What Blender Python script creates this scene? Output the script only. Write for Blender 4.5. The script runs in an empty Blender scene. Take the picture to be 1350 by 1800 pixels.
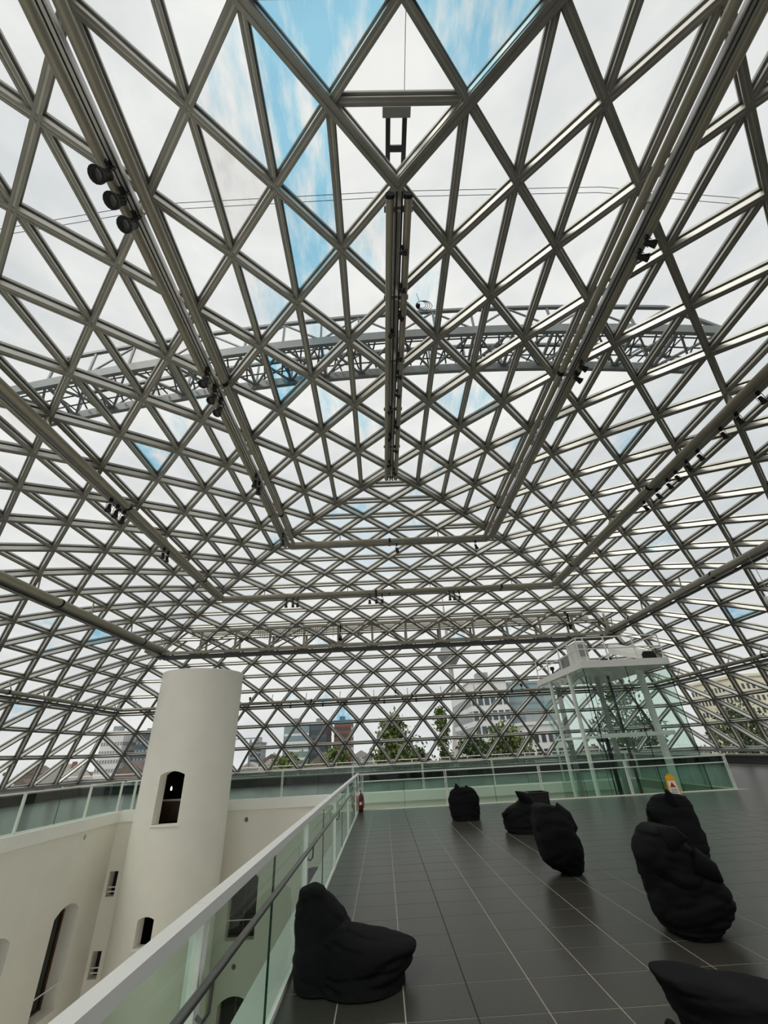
import bpy, bmesh, math, random
from mathutils import Vector, Matrix, noise
from mathutils.geometry import tessellate_polygon

random.seed(7)
SC = bpy.context.scene
COL = SC.collection

# ------------------------------------------------------------------ camera
RIGHT = Vector((0.998947, -0.001543, -0.045859))
UP = Vector((0.038996, -0.498172, 0.866201))
FWD = Vector((0.024182, 0.867077, 0.497587))
cam_data = bpy.data.cameras.new('camera')
cam_data.sensor_fit = 'HORIZONTAL'
cam_data.sensor_width = 36.0
cam_data.lens = 19.5715
cam_data.clip_start = 0.05
cam_data.clip_end = 3000.0
cam = bpy.data.objects.new('camera', cam_data)
COL.objects.link(cam)
cam.matrix_world = Matrix(((RIGHT.x, UP.x, -FWD.x, 0.0), (RIGHT.y, UP.y, -FWD.y, 0.0),
                           (RIGHT.z, UP.z, -FWD.z, 1.75), (0, 0, 0, 1)))
SC.camera = cam

# ------------------------------------------------------------------ sky (bright broken overcast, a few blue gaps)
world = bpy.data.worlds.new('overcast_sky')
SC.world = world
world.use_nodes = True
wn, wl = world.node_tree.nodes, world.node_tree.links
wn.clear()
w_out = wn.new('ShaderNodeOutputWorld')
w_bg = wn.new('ShaderNodeBackground')
w_tc = wn.new('ShaderNodeTexCoord')
w_map = wn.new('ShaderNodeMapping'); w_map.inputs['Scale'].default_value = (1.0, 1.0, 2.6)
w_n1 = wn.new('ShaderNodeTexNoise'); w_n1.inputs['Scale'].default_value = 2.3; w_n1.inputs['Detail'].default_value = 7; w_n1.inputs['Roughness'].default_value = 0.58
w_r1 = wn.new('ShaderNodeValToRGB')
w_r1.color_ramp.elements[0].position = 0.30; w_r1.color_ramp.elements[0].color = (0.66, 0.69, 0.72, 1)
w_r1.color_ramp.elements[1].position = 0.62; w_r1.color_ramp.elements[1].color = (0.95, 0.945, 0.925, 1)
w_n2 = wn.new('ShaderNodeTexNoise'); w_n2.inputs['Scale'].default_value = 1.7; w_n2.inputs['Detail'].default_value = 5
w_r2 = wn.new('ShaderNodeValToRGB')
w_r2.color_ramp.elements[0].position = 0.63; w_r2.color_ramp.elements[0].color = (0, 0, 0, 1)
w_r2.color_ramp.elements[1].position = 0.78; w_r2.color_ramp.elements[1].color = (0.6, 0.6, 0.6, 1)
w_mx = wn.new('ShaderNodeMixRGB'); w_mx.inputs['Color2'].default_value = (0.42, 0.66, 0.86, 1)
wl.new(w_tc.outputs['Generated'], w_map.inputs['Vector'])
wl.new(w_map.outputs[0], w_n1.inputs['Vector']); wl.new(w_tc.outputs['Generated'], w_n2.inputs['Vector'])
wl.new(w_n1.outputs['Fac'], w_r1.inputs[0]); wl.new(w_n2.outputs['Fac'], w_r2.inputs[0])
wl.new(w_r1.outputs[0], w_mx.inputs['Color1']); wl.new(w_r2.outputs[0], w_mx.inputs['Fac'])
wl.new(w_mx.outputs[0], w_bg.inputs['Color'])
w_bg.inputs['Strength'].default_value = 1.0
wl.new(w_bg.outputs[0], w_out.inputs[0])

# hazy sun behind thin cloud, high up behind the camera at left
sun_d = bpy.data.lights.new('hazy_sun', 'SUN'); sun_d.energy = 1.35; sun_d.angle = math.radians(24); sun_d.color = (1.0, 0.97, 0.91)
sun = bpy.data.objects.new('hazy_sun', sun_d); COL.objects.link(sun)
sun.rotation_euler = Vector((0.48, 0.46, -0.75)).to_track_quat('-Z', 'Y').to_euler()

SC.view_settings.view_transform = 'Standard'
SC.view_settings.look = 'None'
SC.view_settings.gamma = 1.0
SC.view_settings.use_curve_mapping = False
SC.view_settings.exposure = 0.0
SC.cycles.transparent_max_bounces = 24
SC.cycles.max_bounces = 8
SC.cycles.diffuse_bounces = 4
SC.cycles.glossy_bounces = 4

# ------------------------------------------------------------------ materials
MATS = {}
def srgb(r, g, b):
    f = lambda c: (c / 255) / 12.92 if c / 255 <= 0.04045 else ((c / 255 + 0.055) / 1.055) ** 2.4
    return (f(r), f(g), f(b), 1)

def mat(name, col, rough=0.5, metal=0.0, nscale=0.0, namt=0.12, bump=0.0, spec=0.5, bscale=None, emit=0.0, stretch=None):
    m = bpy.data.materials.new(name); m.use_nodes = True
    nt = m.node_tree; b = nt.nodes['Principled BSDF']
    b.inputs['Base Color'].default_value = col
    b.inputs['Roughness'].default_value = rough
    b.inputs['Metallic'].default_value = metal
    b.inputs['Specular IOR Level'].default_value = spec
    if emit:
        b.inputs['Emission Color'].default_value = col; b.inputs['Emission Strength'].default_value = emit
    if nscale:
        tc = nt.nodes.new('ShaderNodeTexCoord')
        mp = nt.nodes.new('ShaderNodeMapping')
        if stretch: mp.inputs['Scale'].default_value = stretch
        n = nt.nodes.new('ShaderNodeTexNoise'); n.inputs['Scale'].default_value = nscale; n.inputs['Detail'].default_value = 5
        r = nt.nodes.new('ShaderNodeValToRGB')
        d = [max(0, c * (1 - namt)) for c in col[:3]] + [1]; u = [min(1, c * (1 + namt)) for c in col[:3]] + [1]
        r.color_ramp.elements[0].position = 0.3; r.color_ramp.elements[0].color = d
        r.color_ramp.elements[1].position = 0.7; r.color_ramp.elements[1].color = u
        nt.links.new(tc.outputs['Object'], mp.inputs[0]); nt.links.new(mp.outputs[0], n.inputs['Vector'])
        nt.links.new(n.outputs['Fac'], r.inputs[0]); nt.links.new(r.outputs[0], b.inputs['Base Color'])
        if bump:
            bn = nt.nodes.new('ShaderNodeBump'); bn.inputs['Strength'].default_value = bump; bn.inputs['Distance'].default_value = 0.02
            n2 = nt.nodes.new('ShaderNodeTexNoise'); n2.inputs['Scale'].default_value = bscale or nscale * 6; n2.inputs['Detail'].default_value = 3
            nt.links.new(tc.outputs['Object'], n2.inputs['Vector'])
            nt.links.new(n2.outputs['Fac'], bn.inputs['Height']); nt.links.new(bn.outputs[0], b.inputs['Normal'])
    MATS[name] = m
    return m

def glass(name, tint, refl=0.10, film=None, film_col=(0.9, 0.9, 0.88, 1), scale=0.6, stretch=(1, 1, 1), lo=0.35, hi=0.65, amount=0.5, second=None):
    """thin sheet glass: transparent tint + fresnel gloss; film = uneven dirt / tint layer."""
    m = bpy.data.materials.new(name); m.use_nodes = True
    nt = m.node_tree; nt.nodes.clear()
    out = nt.nodes.new('ShaderNodeOutputMaterial')
    tr = nt.nodes.new('ShaderNodeBsdfTransparent'); tr.inputs['Color'].default_value = tint
    gl = nt.nodes.new('ShaderNodeBsdfGlossy'); gl.inputs['Roughness'].default_value = 0.02
    fr = nt.nodes.new('ShaderNodeFresnel'); fr.inputs['IOR'].default_value = 1.45
    mul = nt.nodes.new('ShaderNodeMath'); mul.operation = 'MULTIPLY'; mul.inputs[1].default_value = refl * 10
    mix = nt.nodes.new('ShaderNodeMixShader')
    ge = nt.nodes.new('ShaderNodeNewGeometry')
    inv = nt.nodes.new('ShaderNodeMath'); inv.operation = 'SUBTRACT'; inv.inputs[0].default_value = 1.0
    m2 = nt.nodes.new('ShaderNodeMath'); m2.operation = 'MULTIPLY'; m2.use_clamp = True
    nt.links.new(ge.outputs['Backfacing'], inv.inputs[1]); nt.links.new(inv.outputs[0], m2.inputs[1])
    nt.links.new(fr.outputs[0], mul.inputs[0]); nt.links.new(mul.outputs[0], m2.inputs[0]); nt.links.new(m2.outputs[0], mix.inputs[0])
    nt.links.new(tr.outputs[0], mix.inputs[1]); nt.links.new(gl.outputs[0], mix.inputs[2])
    last = mix
    if film or second:
        tc = nt.nodes.new('ShaderNodeTexCoord'); mp = nt.nodes.new('ShaderNodeMapping'); mp.inputs['Scale'].default_value = stretch
        n = nt.nodes.new('ShaderNodeTexNoise'); n.inputs['Scale'].default_value = scale; n.inputs['Detail'].default_value = 6; n.inputs['Roughness'].default_value = 0.62
        r = nt.nodes.new('ShaderNodeValToRGB'); r.color_ramp.elements[0].position = lo; r.color_ramp.elements[1].position = hi
        nt.links.new(tc.outputs['Object'], mp.inputs[0]); nt.links.new(mp.outputs[0], n.inputs['Vector']); nt.links.new(n.outputs['Fac'], r.inputs[0])
        if second:
            mc = nt.nodes.new('ShaderNodeMixRGB'); mc.inputs['Color1'].default_value = tint; mc.inputs['Color2'].default_value = second
            nt.links.new(r.outputs[0], mc.inputs['Fac']); nt.links.new(mc.outputs[0], tr.inputs['Color'])
        if film:
            a = nt.nodes.new('ShaderNodeMath'); a.operation = 'MULTIPLY'; a.inputs[1].default_value = amount
            tl = nt.nodes.new('ShaderNodeBsdfTranslucent'); tl.inputs['Color'].default_value = film_col
            mx = nt.nodes.new('ShaderNodeMixShader')
            nt.links.new(r.outputs[0], a.inputs[0]); nt.links.new(a.outputs[0], mx.inputs[0])
            nt.links.new(mix.outputs[0], mx.inputs[1]); nt.links.new(tl.outputs[0], mx.inputs[2])
            last = mx
    nt.links.new(last.outputs[0], out.inputs[0])
    MATS[name] = m
    return m

mat('steel', srgb(206, 204, 196), 0.42, 0.55, 3.0, 0.06)
mat('steel_bar', srgb(160, 159, 152), 0.42, 0.55, 3.0, 0.08)
mat('gasket', srgb(40, 42, 42), 0.6)
mat('hip_steel', srgb(150, 150, 146), 0.4, 0.0, 2.0, 0.08)
mat('tube_paint', srgb(168, 162, 146), 0.38, 0.25, 2.0, 0.05)
mat('track_black', srgb(46, 46, 46), 0.45, 0.2)
mat('alu', srgb(190, 190, 188), 0.3, 0.6)
mat('black_metal', srgb(26, 26, 27), 0.4, 0.3)
mat('lens_dark', srgb(20, 20, 24), 0.12, 0.0, spec=0.7)
mat('plaster', srgb(240, 236, 225), 0.85, 0.0, 1.2, 0.025, 0.15, 0.2, 60)
mat('plaster_trim', srgb(246, 245, 238), 0.6, 0.0, 1.5, 0.02)
mat('white_paint', srgb(247, 247, 241), 0.4, 0.0, 2.0, 0.02)
mat('tile', srgb(65, 63, 57), 0.30, 0.0, 26, 0.13, 0.05, 0.34, 90)
mat('grout', srgb(176, 170, 150), 0.8, 0.0, 30, 0.1)
mat('grout_dark', srgb(46, 45, 42), 0.8)
mat('floor_far', srgb(84, 84, 80), 0.28, 0.0, 3, 0.08, 0.0, 0.40)
mat('plinth', srgb(58, 60, 60), 0.45, 0.0, 3, 0.1)
mat('sill_metal', srgb(158, 160, 156), 0.35, 0.2, 3, 0.06)
mat('fabric', srgb(10, 11, 12), 0.8, 0.0, 40, 0.22, 0.25, 0.18, 220)
mat('seam', srgb(12, 12, 13), 0.85)
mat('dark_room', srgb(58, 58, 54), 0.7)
mat('dark_glass', srgb(26, 27, 26), 0.08, 0.0, spec=0.6)
mat('brown_panel', srgb(92, 66, 48), 0.6, 0.0, 5, 0.15)
mat('bulb', (1.0, 0.86, 0.6, 1), 0.4, emit=8)
mat('handrail_steel', srgb(120, 119, 114), 0.32, 0.75, 8, 0.05)
mat('yellow', srgb(240, 178, 20), 0.4, 0.0, 5, 0.04)
mat('sign_white', srgb(240, 240, 236), 0.5)
mat('sign_red', srgb(150, 40, 30), 0.5)
mat('sign_grey', srgb(120, 120, 120), 0.6)
mat('ext_red', srgb(128, 16, 20), 0.28, 0.0, 5, 0.05)
mat('rubber', srgb(14, 14, 14), 0.7)
mat('gantry_hazed', srgb(118, 124, 124), 0.45, 0.1, 2, 0.1)  # dimmed grey-blue, haze mixed into the gantry's colour
mat('wire', srgb(90, 90, 90), 0.5, 0.3)
mat('concrete', srgb(170, 166, 158), 0.8, 0.0, 0.05, 0.06)
mat('city_white', srgb(222, 222, 220), 0.7, 0.0, 0.2, 0.04)
mat('city_beige', srgb(232, 224, 196), 0.8, 0.0, 0.2, 0.04)
mat('city_grey', srgb(140, 146, 150), 0.6, 0.0, 0.2, 0.06)
mat('city_brick', srgb(132, 92, 82), 0.8, 0.0, 0.3, 0.1)
mat('city_glass', srgb(128, 150, 154), 0.12, 0.2, 0.08, 0.2)
mat('city_glass_dark', srgb(74, 86, 92), 0.12, 0.2, 0.1, 0.2)
mat('city_window', srgb(62, 70, 76), 0.12, 0.1)
mat('roof_tile', srgb(112, 100, 92), 0.8, 0.0, 0.5, 0.15)
mat('bark', srgb(76, 66, 54), 0.9, 0.0, 3, 0.2)
mat('leaf', srgb(98, 114, 60), 0.6, 0.0, 0.6, 0.35)
mat('leaf_dark', srgb(72, 90, 54), 0.6, 0.0, 0.6, 0.35)
mat('ground', srgb(88, 84, 70), 0.9, 0.0, 0.03, 0.25)
mat('lattice', srgb(96, 102, 103), 0.5, 0.1)

# a sheet is crossed twice (two faces), so each tint acts squared
glass('pane_clear', (0.978, 0.986, 0.98, 1), 0.085, second=(0.962, 0.962, 0.948, 1), scale=0.5, stretch=(1.6, 0.6, 1.0), lo=0.45, hi=0.85)
glass('pane_blue', (0.57, 0.80, 0.91, 1), 0.085, second=(0.955, 0.955, 0.945, 1), scale=1.4, stretch=(1.9, 0.6, 1.2), lo=0.42, hi=0.70)
glass('pane_pale', (0.76, 0.885, 0.94, 1), 0.085, second=(0.975, 0.975, 0.965, 1), scale=1.1, stretch=(2.0, 0.6, 1.2), lo=0.36, hi=0.58)
glass('pane_patchy', (0.96, 0.955, 0.94, 1), 0.085, second=(0.80, 0.80, 0.78, 1), scale=1.2, stretch=(1.6, 0.7, 1.0), lo=0.50, hi=0.78)  # uneven grey tint in patches across the pane
glass('rail_glass', (0.81, 0.91, 0.855, 1), 0.11)
glass('lift_glass', (0.905, 0.955, 0.935, 1), 0.12)
glass('edge_glass', (0.10, 0.28, 0.20, 1), 0.1)

# ------------------------------------------------------------------ mesh helpers
class MB:
    def __init__(self):
        self.v, self.f, self.m = [], [], []
    def quad_box(self, corners, mi=0):
        """8 corners: 0-3 bottom loop, 4-7 top loop"""
        n = len(self.v); self.v += [tuple(c) for c in corners]
        for q in ((0, 3, 2, 1), (4, 5, 6, 7), (0, 1, 5, 4), (1, 2, 6, 5), (2, 3, 7, 6), (3, 0, 4, 7)):
            self.f.append(tuple(n + i for i in q)); self.m.append(mi)
        return self
    def box(self, x0, x1, y0, y1, z0, z1, mi=0):
        return self.quad_box([(x0, y0, z0), (x1, y0, z0), (x1, y1, z0), (x0, y1, z0), (x0, y0, z1), (x1, y0, z1), (x1, y1, z1), (x0, y1, z1)], mi)
    def beam(self, a, b, w, t0, t1, nrm, mi=0):
        """box along a-b, width w across, from t0 to t1 along nrm"""
        a, b, nrm = Vector(a), Vector(b), Vector(nrm)
        d = (b - a).normalized(); nn = (nrm - d * nrm.dot(d)).normalized(); s = d.cross(nn) * (w / 2)
        lo = [a - s, a + s, b + s, b - s]
        return self.quad_box([p + nn * t0 for p in lo] + [p + nn * t1 for p in lo], mi)
    def bar(self, a, b, w, h=None, up=(0, 0, 1), mi=0):
        h = h or w
        d = (Vector(b) - Vector(a)).normalized()
        if abs(d.dot(Vector(up))) > 0.98: up = (0, 1, 0)
        return self.beam(a, b, w, -h / 2, h / 2, up, mi)
    def tube(self, pts, r, n=10, mi=0, cap=True):
        pts = [Vector(p) for p in pts]; base = len(self.v); k = len(pts)
        rs = r if isinstance(r, (list, tuple)) else [r] * k
        prev = None
        for i, p in enumerate(pts):
            d = (pts[min(i + 1, k - 1)] - pts[max(i - 1, 0)]).normalized()
            if prev is None:
                u = d.cross(Vector((0, 0, 1)))
                if u.length < 1e-3: u = d.cross(Vector((0, 1, 0)))
            else:
                u = prev - d * prev.dot(d)
            u.normalize(); prev = u; w = d.cross(u)
            for j in range(n):
                a = 2 * math.pi * j / n
                self.v.append(tuple(p + (u * math.cos(a) + w * math.sin(a)) * rs[i]))
        for i in range(k - 1):
            for j in range(n):
                a, b = base + i * n + j, base + i * n + (j + 1) % n
                self.f.append((a, b, b + n, a + n)); self.m.append(mi)
        if cap:
            self.f.append(tuple(base + j for j in reversed(range(n)))); self.m.append(mi)
            self.f.append(tuple(base + (k - 1) * n + j for j in range(n))); self.m.append(mi)
        return self
    def lathe(self, c, prof, n=16, axis=(0, 0, 1), mi=0):
        """prof: list of (r, h) along axis from c"""
        c, ax = Vector(c), Vector(axis).normalized()
        u = ax.cross(Vector((0.31, 0.9, 0.12))).normalized(); w = ax.cross(u)
        base = len(self.v); k = len(prof)
        for r, h in prof:
            for j in range(n):
                a = 2 * math.pi * j / n
                self.v.append(tuple(c + ax * h + (u * math.cos(a) + w * math.sin(a)) * max(r, 1e-4)))
        for i in range(k - 1):
            for j in range(n):
                a, b = base + i * n + j, base + i * n + (j + 1) % n
                self.f.append((a, b, b + n, a + n)); self.m.append(mi)
        self.f.append(tuple(base + j for j in reversed(range(n)))); self.m.append(mi)
        self.f.append(tuple(base + (k - 1) * n + j for j in range(n))); self.m.append(mi)
        return self
    def prism(self, poly, nrm, mi=0):
        """extrude polygon points by vector nrm"""
        n = len(self.v); k = len(poly); nv = Vector(nrm)
        self.v += [tuple(p) for p in poly] + [tuple(Vector(p) + nv) for p in poly]
        self.f.append(tuple(n + i for i in reversed(range(k)))); self.m.append(mi)
        self.f.append(tuple(n + k + i for i in range(k))); self.m.append(mi)
        for i in range(k):
            j = (i + 1) % k
            self.f.append((n + i, n + j, n + k + j, n + k + i)); self.m.append(mi)
        return self
    def mesh(self, name, mats):
        me = bpy.data.meshes.new(name)
        me.from_pydata(self.v, [], self.f)
        for x in (mats if isinstance(mats, (list, tuple)) else [mats]): me.materials.append(MATS[x])
        if any(self.m): me.polygons.foreach_set('material_index', self.m)
        return me
    def build(self, name, mats, parent=None, smooth=False, loc=None, fix=True):
        me = self.mesh(name, mats)
        if fix:
            bm = bmesh.new(); bm.from_mesh(me); bmesh.ops.recalc_face_normals(bm, faces=bm.faces); bm.to_mesh(me); bm.free()
        if smooth:
            me.polygons.foreach_set('use_smooth', [True] * len(me.polygons))
            try: me.set_sharp_from_angle(angle=math.radians(40))
            except Exception: pass
        return link(name, me, parent, loc)

def link(name, me, parent=None, loc=None):
    o = bpy.data.objects.new(name, me); COL.objects.link(o)
    if parent is not None:
        o.parent = parent
        if parent.type == 'EMPTY' or loc is None:
            pl = parent.get('_base')
            if pl is not None: o.location = -Vector(pl)
    if loc is not None: o.location = loc
    return o

def tag(o, label=None, cat=None, group=None, kind=None):
    if label: o['label'] = label
    if cat: o['category'] = cat
    if group: o['group'] = group
    if kind: o['kind'] = kind
    return o

def thing(name, label, cat, base=(0, 0, 0), group=None):
    """Empty at the thing's base; children meshes are written in world coordinates"""
    e = bpy.data.objects.new(name, None); COL.objects.link(e)
    e.empty_display_size = 0.2; e.location = base; e['_base'] = tuple(base)
    tag(e, label, cat, group)
    return e

def struct(o, label, cat='structure'):
    return tag(o, label, cat, None, 'structure')

def part_copy(src, parent, loc):
    o = src.copy(); COL.objects.link(o); o.parent = parent; o.location = loc
    return o

# ------------------------------------------------------------------ floor: tiled deck
E0X, E0Y = -0.95, 17.9           # balustrade lines of the deck
floor = MB().box(-0.95, 23.2, -9.0, 17.9, -0.32, -0.0025).box(12.65, 23.2, 17.9, 35.6, -0.32, -0.0025).build('floor', 'grout')
struct(floor, 'dark grey stone tiled floor of the upper deck with pale joints', 'floor')
TP, TQ, G = 0.54, 0.55, 0.0045
def tile_mesh(w, d):
    b = 0.0012
    return MB().quad_box([(G, G, -0.02), (w - G, G, -0.02), (w - G, d - G, -0.02), (G, d - G, -0.02),
                          (G + b, G + b, 0), (w - G - b, G + b, 0), (w - G - b, d - G - b, 0), (G + b, d - G - b, 0)])
tile_me = tile_mesh(TP, TQ).mesh('tile', 'tile')
tiles = []
for i in range(-2, 43):
    for j in range(-24, 57):
        x, y = 0.09 + i * TP, 4.58 + j * TQ
        if y + TQ > 35.5 or x + TP > 23.2: continue
        if y + TQ > 17.86 and x < 12.62: continue
        if x < -0.95: continue
        c = Vector((x + TP / 2, y + TQ / 2, -1.75)); dep = c.dot(FWD)
        if dep > 0.4:
            u = c.dot(RIGHT) / dep; v = c.dot(UP) / dep
            vis = abs(u) < 1.0 and abs(v) < 1.3
        else: vis = False
        tiles.append((0 if vis else 1, c.length, x, y))
tiles.sort()
for _, _, x, y in tiles[:300]:
    o = bpy.data.objects.new('tile', tile_me); COL.objects.link(o); o.parent = floor
    o.location = (x, y, random.uniform(-0.0006, 0.0))
rest = MB()
for _, _, x, y in tiles[300:]:
    n = len(rest.v)
    rest.v += [(x + G, y + G, 0), (x + TP - G, y + G, 0), (x + TP - G, y + TQ - G, 0), (x + G, y + TQ - G, 0)]
    rest.f.append((n, n + 1, n + 2, n + 3)); rest.m.append(0)
tag(rest.build('tile_field', 'tile', floor, fix=False), kind='stuff')
# cut tiles along the balustrade
cut_me = tile_mesh(0.475, TQ).mesh('cut_tile', 'tile')
for j in range(-8, 25):
    y = 4.58 + j * TQ
    if y + TQ > 17.9: continue
    o = bpy.data.objects.new('cut_tile', cut_me); COL.objects.link(o); o.parent = floor; o.location = (0.09 - TP - 0.475, y, -0.0003)

MB().box(0.624, 0.636, -8.5, 17.85, -0.001, 0.0008).build('expansion_joint', 'grout_dark', floor)
fl = MB().box(-22.0, -11.55, -9, 35.6, -0.30, 0.0).build('floor_left', 'floor_far'); struct(fl, 'grey gallery floor on the far side of the courtyard at left', 'floor')
ff = MB().box(-11.55, 12.65, 24.6, 35.6, -0.30, 0.0).build('floor_far', 'floor_far'); struct(ff, 'grey gallery floor behind the courtyard towards the city view', 'floor')
fc = MB().box(-11.55, 12.65, 0, 24.6, -14.2, -14.0).build('floor_court', 'plaster_trim'); struct(fc, 'pale courtyard floor far below the deck', 'floor')
t1 = MB().box(-1.25, -0.95, -9, 18.2, -0.42, 0.0).box(-0.95, 12.65, 17.9, 18.2, -0.42, 0.0).build('trim_1', 'plaster_trim')
struct(t1, 'white slab edge running outside the deck balustrade', 'trim')
wu = MB().box(-1.15, -0.85, -9, 17.9, -14, -0.42).build('wall_deck', 'plaster'); struct(wu, 'white courtyard wall below the deck edge', 'wall')
wu2 = MB().box(-0.85, 12.65, 17.6, 17.9, -14, -0.42).build('wall_deck_end', 'plaster'); struct(wu2, 'white wall below the far end of the deck', 'wall')
wr = MB().box(12.65, 12.95, 17.9, 24.6, -14, -0.33).build('wall_court_right', 'plaster'); struct(wr, 'white courtyard side wall below the lift', 'wall')

# ------------------------------------------------------------------ courtyard walls with window openings
def arch(u0, u1, v0, v1, rise, n=9):
    """outline of an opening, counter-clockwise, segmental arch top"""
    pts = [(u0, v0), (u1, v0)]
    if rise <= 0: return pts + [(u1, v1), (u0, v1)]
    w = (u1 - u0) / 2; R = (w * w + rise * rise) / (2 * rise); cu, cv = (u0 + u1) / 2, v1 - R
    a0 = math.asin(w / R)
    for i in range(n + 1):
        a = a0 - 2 * a0 * i / n
        pts.append((cu + R * math.sin(a), cv + R * math.cos(a)))
    return pts

def holed_wall(name, outline, holes, to3d, depth_vec, m, label):
    """flat wall with real openings and reveals"""
    loops = [outline] + [list(reversed(h)) for h in holes]
    pts = [p for l in loops for p in l]
    tri = tessellate_polygon([[Vector((p[0], p[1], 0)) for p in l] for l in loops])
    mb = MB(); dv = Vector(depth_vec)
    mb.v = [tuple(to3d(*p)) for p in pts] + [tuple(Vector(to3d(*p)) + dv) for p in pts]
    k = len(pts)
    for t in tri:
        mb.f.append(tuple(t)); mb.m.append(0); mb.f.append(tuple(k + i for i in reversed(t))); mb.m.append(0)
    s = 0
    for l in loops:
        for i in range(len(l)):
            j = (i + 1) % len(l)
            mb.f.append((s + i, s + j, k + s + j, k + s + i)); mb.m.append(0)
        s += len(l)
    o = mb.build(name, m)
    return struct(o, label, 'wall')

def ring_pts(u, v, r, n=12): return [(u + r * math.cos(2 * math.pi * i / n), v + r * math.sin(2 * math.pi * i / n)) for i in range(n)]

XL = -11.55
lw = [(19.5, 20.85, -5.35, -2.5, 0.26), (16.1, 17.55, -5.35, -2.5, 0.26), (12.6, 14.0, -5.35, -2.5, 0.26)]
holed_wall('wall_left', [(-9, -14), (22.3, -14), (22.3, -0.0), (-9, -0.0)],
           [arch(*w) for w in lw] + [ring_pts(20.1, -0.55, 0.09)],
           lambda u, v: (XL, u, v), (-0.65, 0, 0), 'plaster', 'white plastered courtyard wall with arched windows at left')
cap = MB().box(XL - 0.5, XL + 0.09, -9, 22.35, -0.34, 0.03).build('trim_2', 'plaster_trim'); struct(cap, 'white parapet band along the top of the left courtyard wall', 'trim')
slits = [(-11.42, -11.08, -2.8, -2.0, 0), (-11.42, -11.08, -5.14, -4.37, 0), (-11.42, -11.08, -7.5, -6.75, 0)]
holed_wall('wall_corner', [(XL - 0.1, -14), (-10.3, -14), (-10.3, 0), (XL - 0.1, 0)], [arch(*w) for w in slits],
           lambda u, v: (u, 22.3, v), (0, 0.5, 0), 'plaster', 'narrow white wall with slit windows between left wall and round tower')
cap = MB().box(XL + 0.09, -10.3, 22.21, 22.7, -0.34, 0.03).build('trim_3', 'plaster_trim'); struct(cap, 'short white parapet band beside the round tower', 'trim')
YB = 24.6
bw = [(-7.1, -5.85, -4.95, -2.65, 0.24), (-3.95, -2.7, -4.95, -2.65, 0.24), (-0.8, 0.45, -4.95, -2.65, 0.24),
      (-7.1, -5.85, -9.2, -6.6, 0.24), (-3.95, -2.7, -9.2, -6.6, 0.24)]
holed_wall('wall_back', [(-11.2, -14), (12.9, -14), (12.9, 0), (-11.2, 0)], [arch(*w) for w in bw] + [ring_pts(-6.65, -0.75, 0.1), ring_pts(-6.6, -5.75, 0.1)],
           lambda u, v: (u, YB, v), (0, 0.6, 0), 'plaster', 'white plastered courtyard wall with arched windows behind the balustrade corner')
cap = MB().box(-11.2, 12.9, YB - 0.09, YB + 0.5, -0.36, 0.03).build('trim_4', 'plaster_trim'); struct(cap, 'white parapet band along the top of the back courtyard wall', 'trim')

def window_fill(n, label, frame3d, w, depth, bars=True):
    """glazing set back in an opening; frame3d(u, v, d)->xyz, d = depth from the wall face"""
    u0, u1, v0, v1, rise = w
    o = arch(u0 - 0.02, u1 + 0.02, v0 - 0.02, v1 + 0.02, rise)
    mb = MB(); d1 = Vector(frame3d(0, 0, depth + 0.03)) - Vector(frame3d(0, 0, depth))
    mb.prism([frame3d(a, b, depth) for a, b in o], d1)
    root = mb.build('window_%d' % n, 'dark_glass'); struct(root, label, 'window')
    fr = MB(); f = 0.06
    for a, b in (((u0 + f / 2, v0), (u0 + f / 2, v1 - rise)), ((u1 - f / 2, v0), (u1 - f / 2, v1 - rise)), ((u0, v0 + f / 2), (u1, v0 + f / 2)), (((u0 + u1) / 2, v0), ((u0 + u1) / 2, v1))):
        if u1 - u0 < 0.5: continue
        fr.bar(frame3d(*a, depth - 0.03), frame3d(*b, depth - 0.03), f, 0.05)
    if fr.v: fr.build('window_frame', 'brown_panel', root)
    if bars:
        for dv in ((0.14, 0.28) if u1 - u0 < 0.5 else (0.62,)):
            MB().tube([frame3d(u0, v0 + dv, 0.12), frame3d(u1, v0 + dv, 0.12)], 0.02, 6).build('guard_bar', 'white_paint', root)
wi = 1
ordn = ['first', 'second', 'third', 'fourth', 'fifth', 'sixth', 'seventh', 'eighth', 'ninth', 'tenth', 'eleventh', 'twelfth', 'thirteenth', 'fourteenth', 'fifteenth', 'sixteenth']
for i, w in enumerate(lw):
    window_fill(wi, '%s tall arched window from the tower in the left courtyard wall' % ordn[i], lambda u, v, d: (XL - d, u, v), w, 0.55); wi += 1
for i, w in enumerate(slits):
    window_fill(wi, '%s slit window from the top, beside the round tower' % ordn[i], lambda u, v, d: (u, 22.3 + d, v), w, 0.4); wi += 1
for i, w in enumerate(bw):
    window_fill(wi, '%s arched window from the tower in the %s row of the back courtyard wall' % (ordn[i % 3], 'upper' if i < 3 else 'lower'), lambda u, v, d: (u, YB + d, v), w, 0.5); wi += 1

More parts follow.
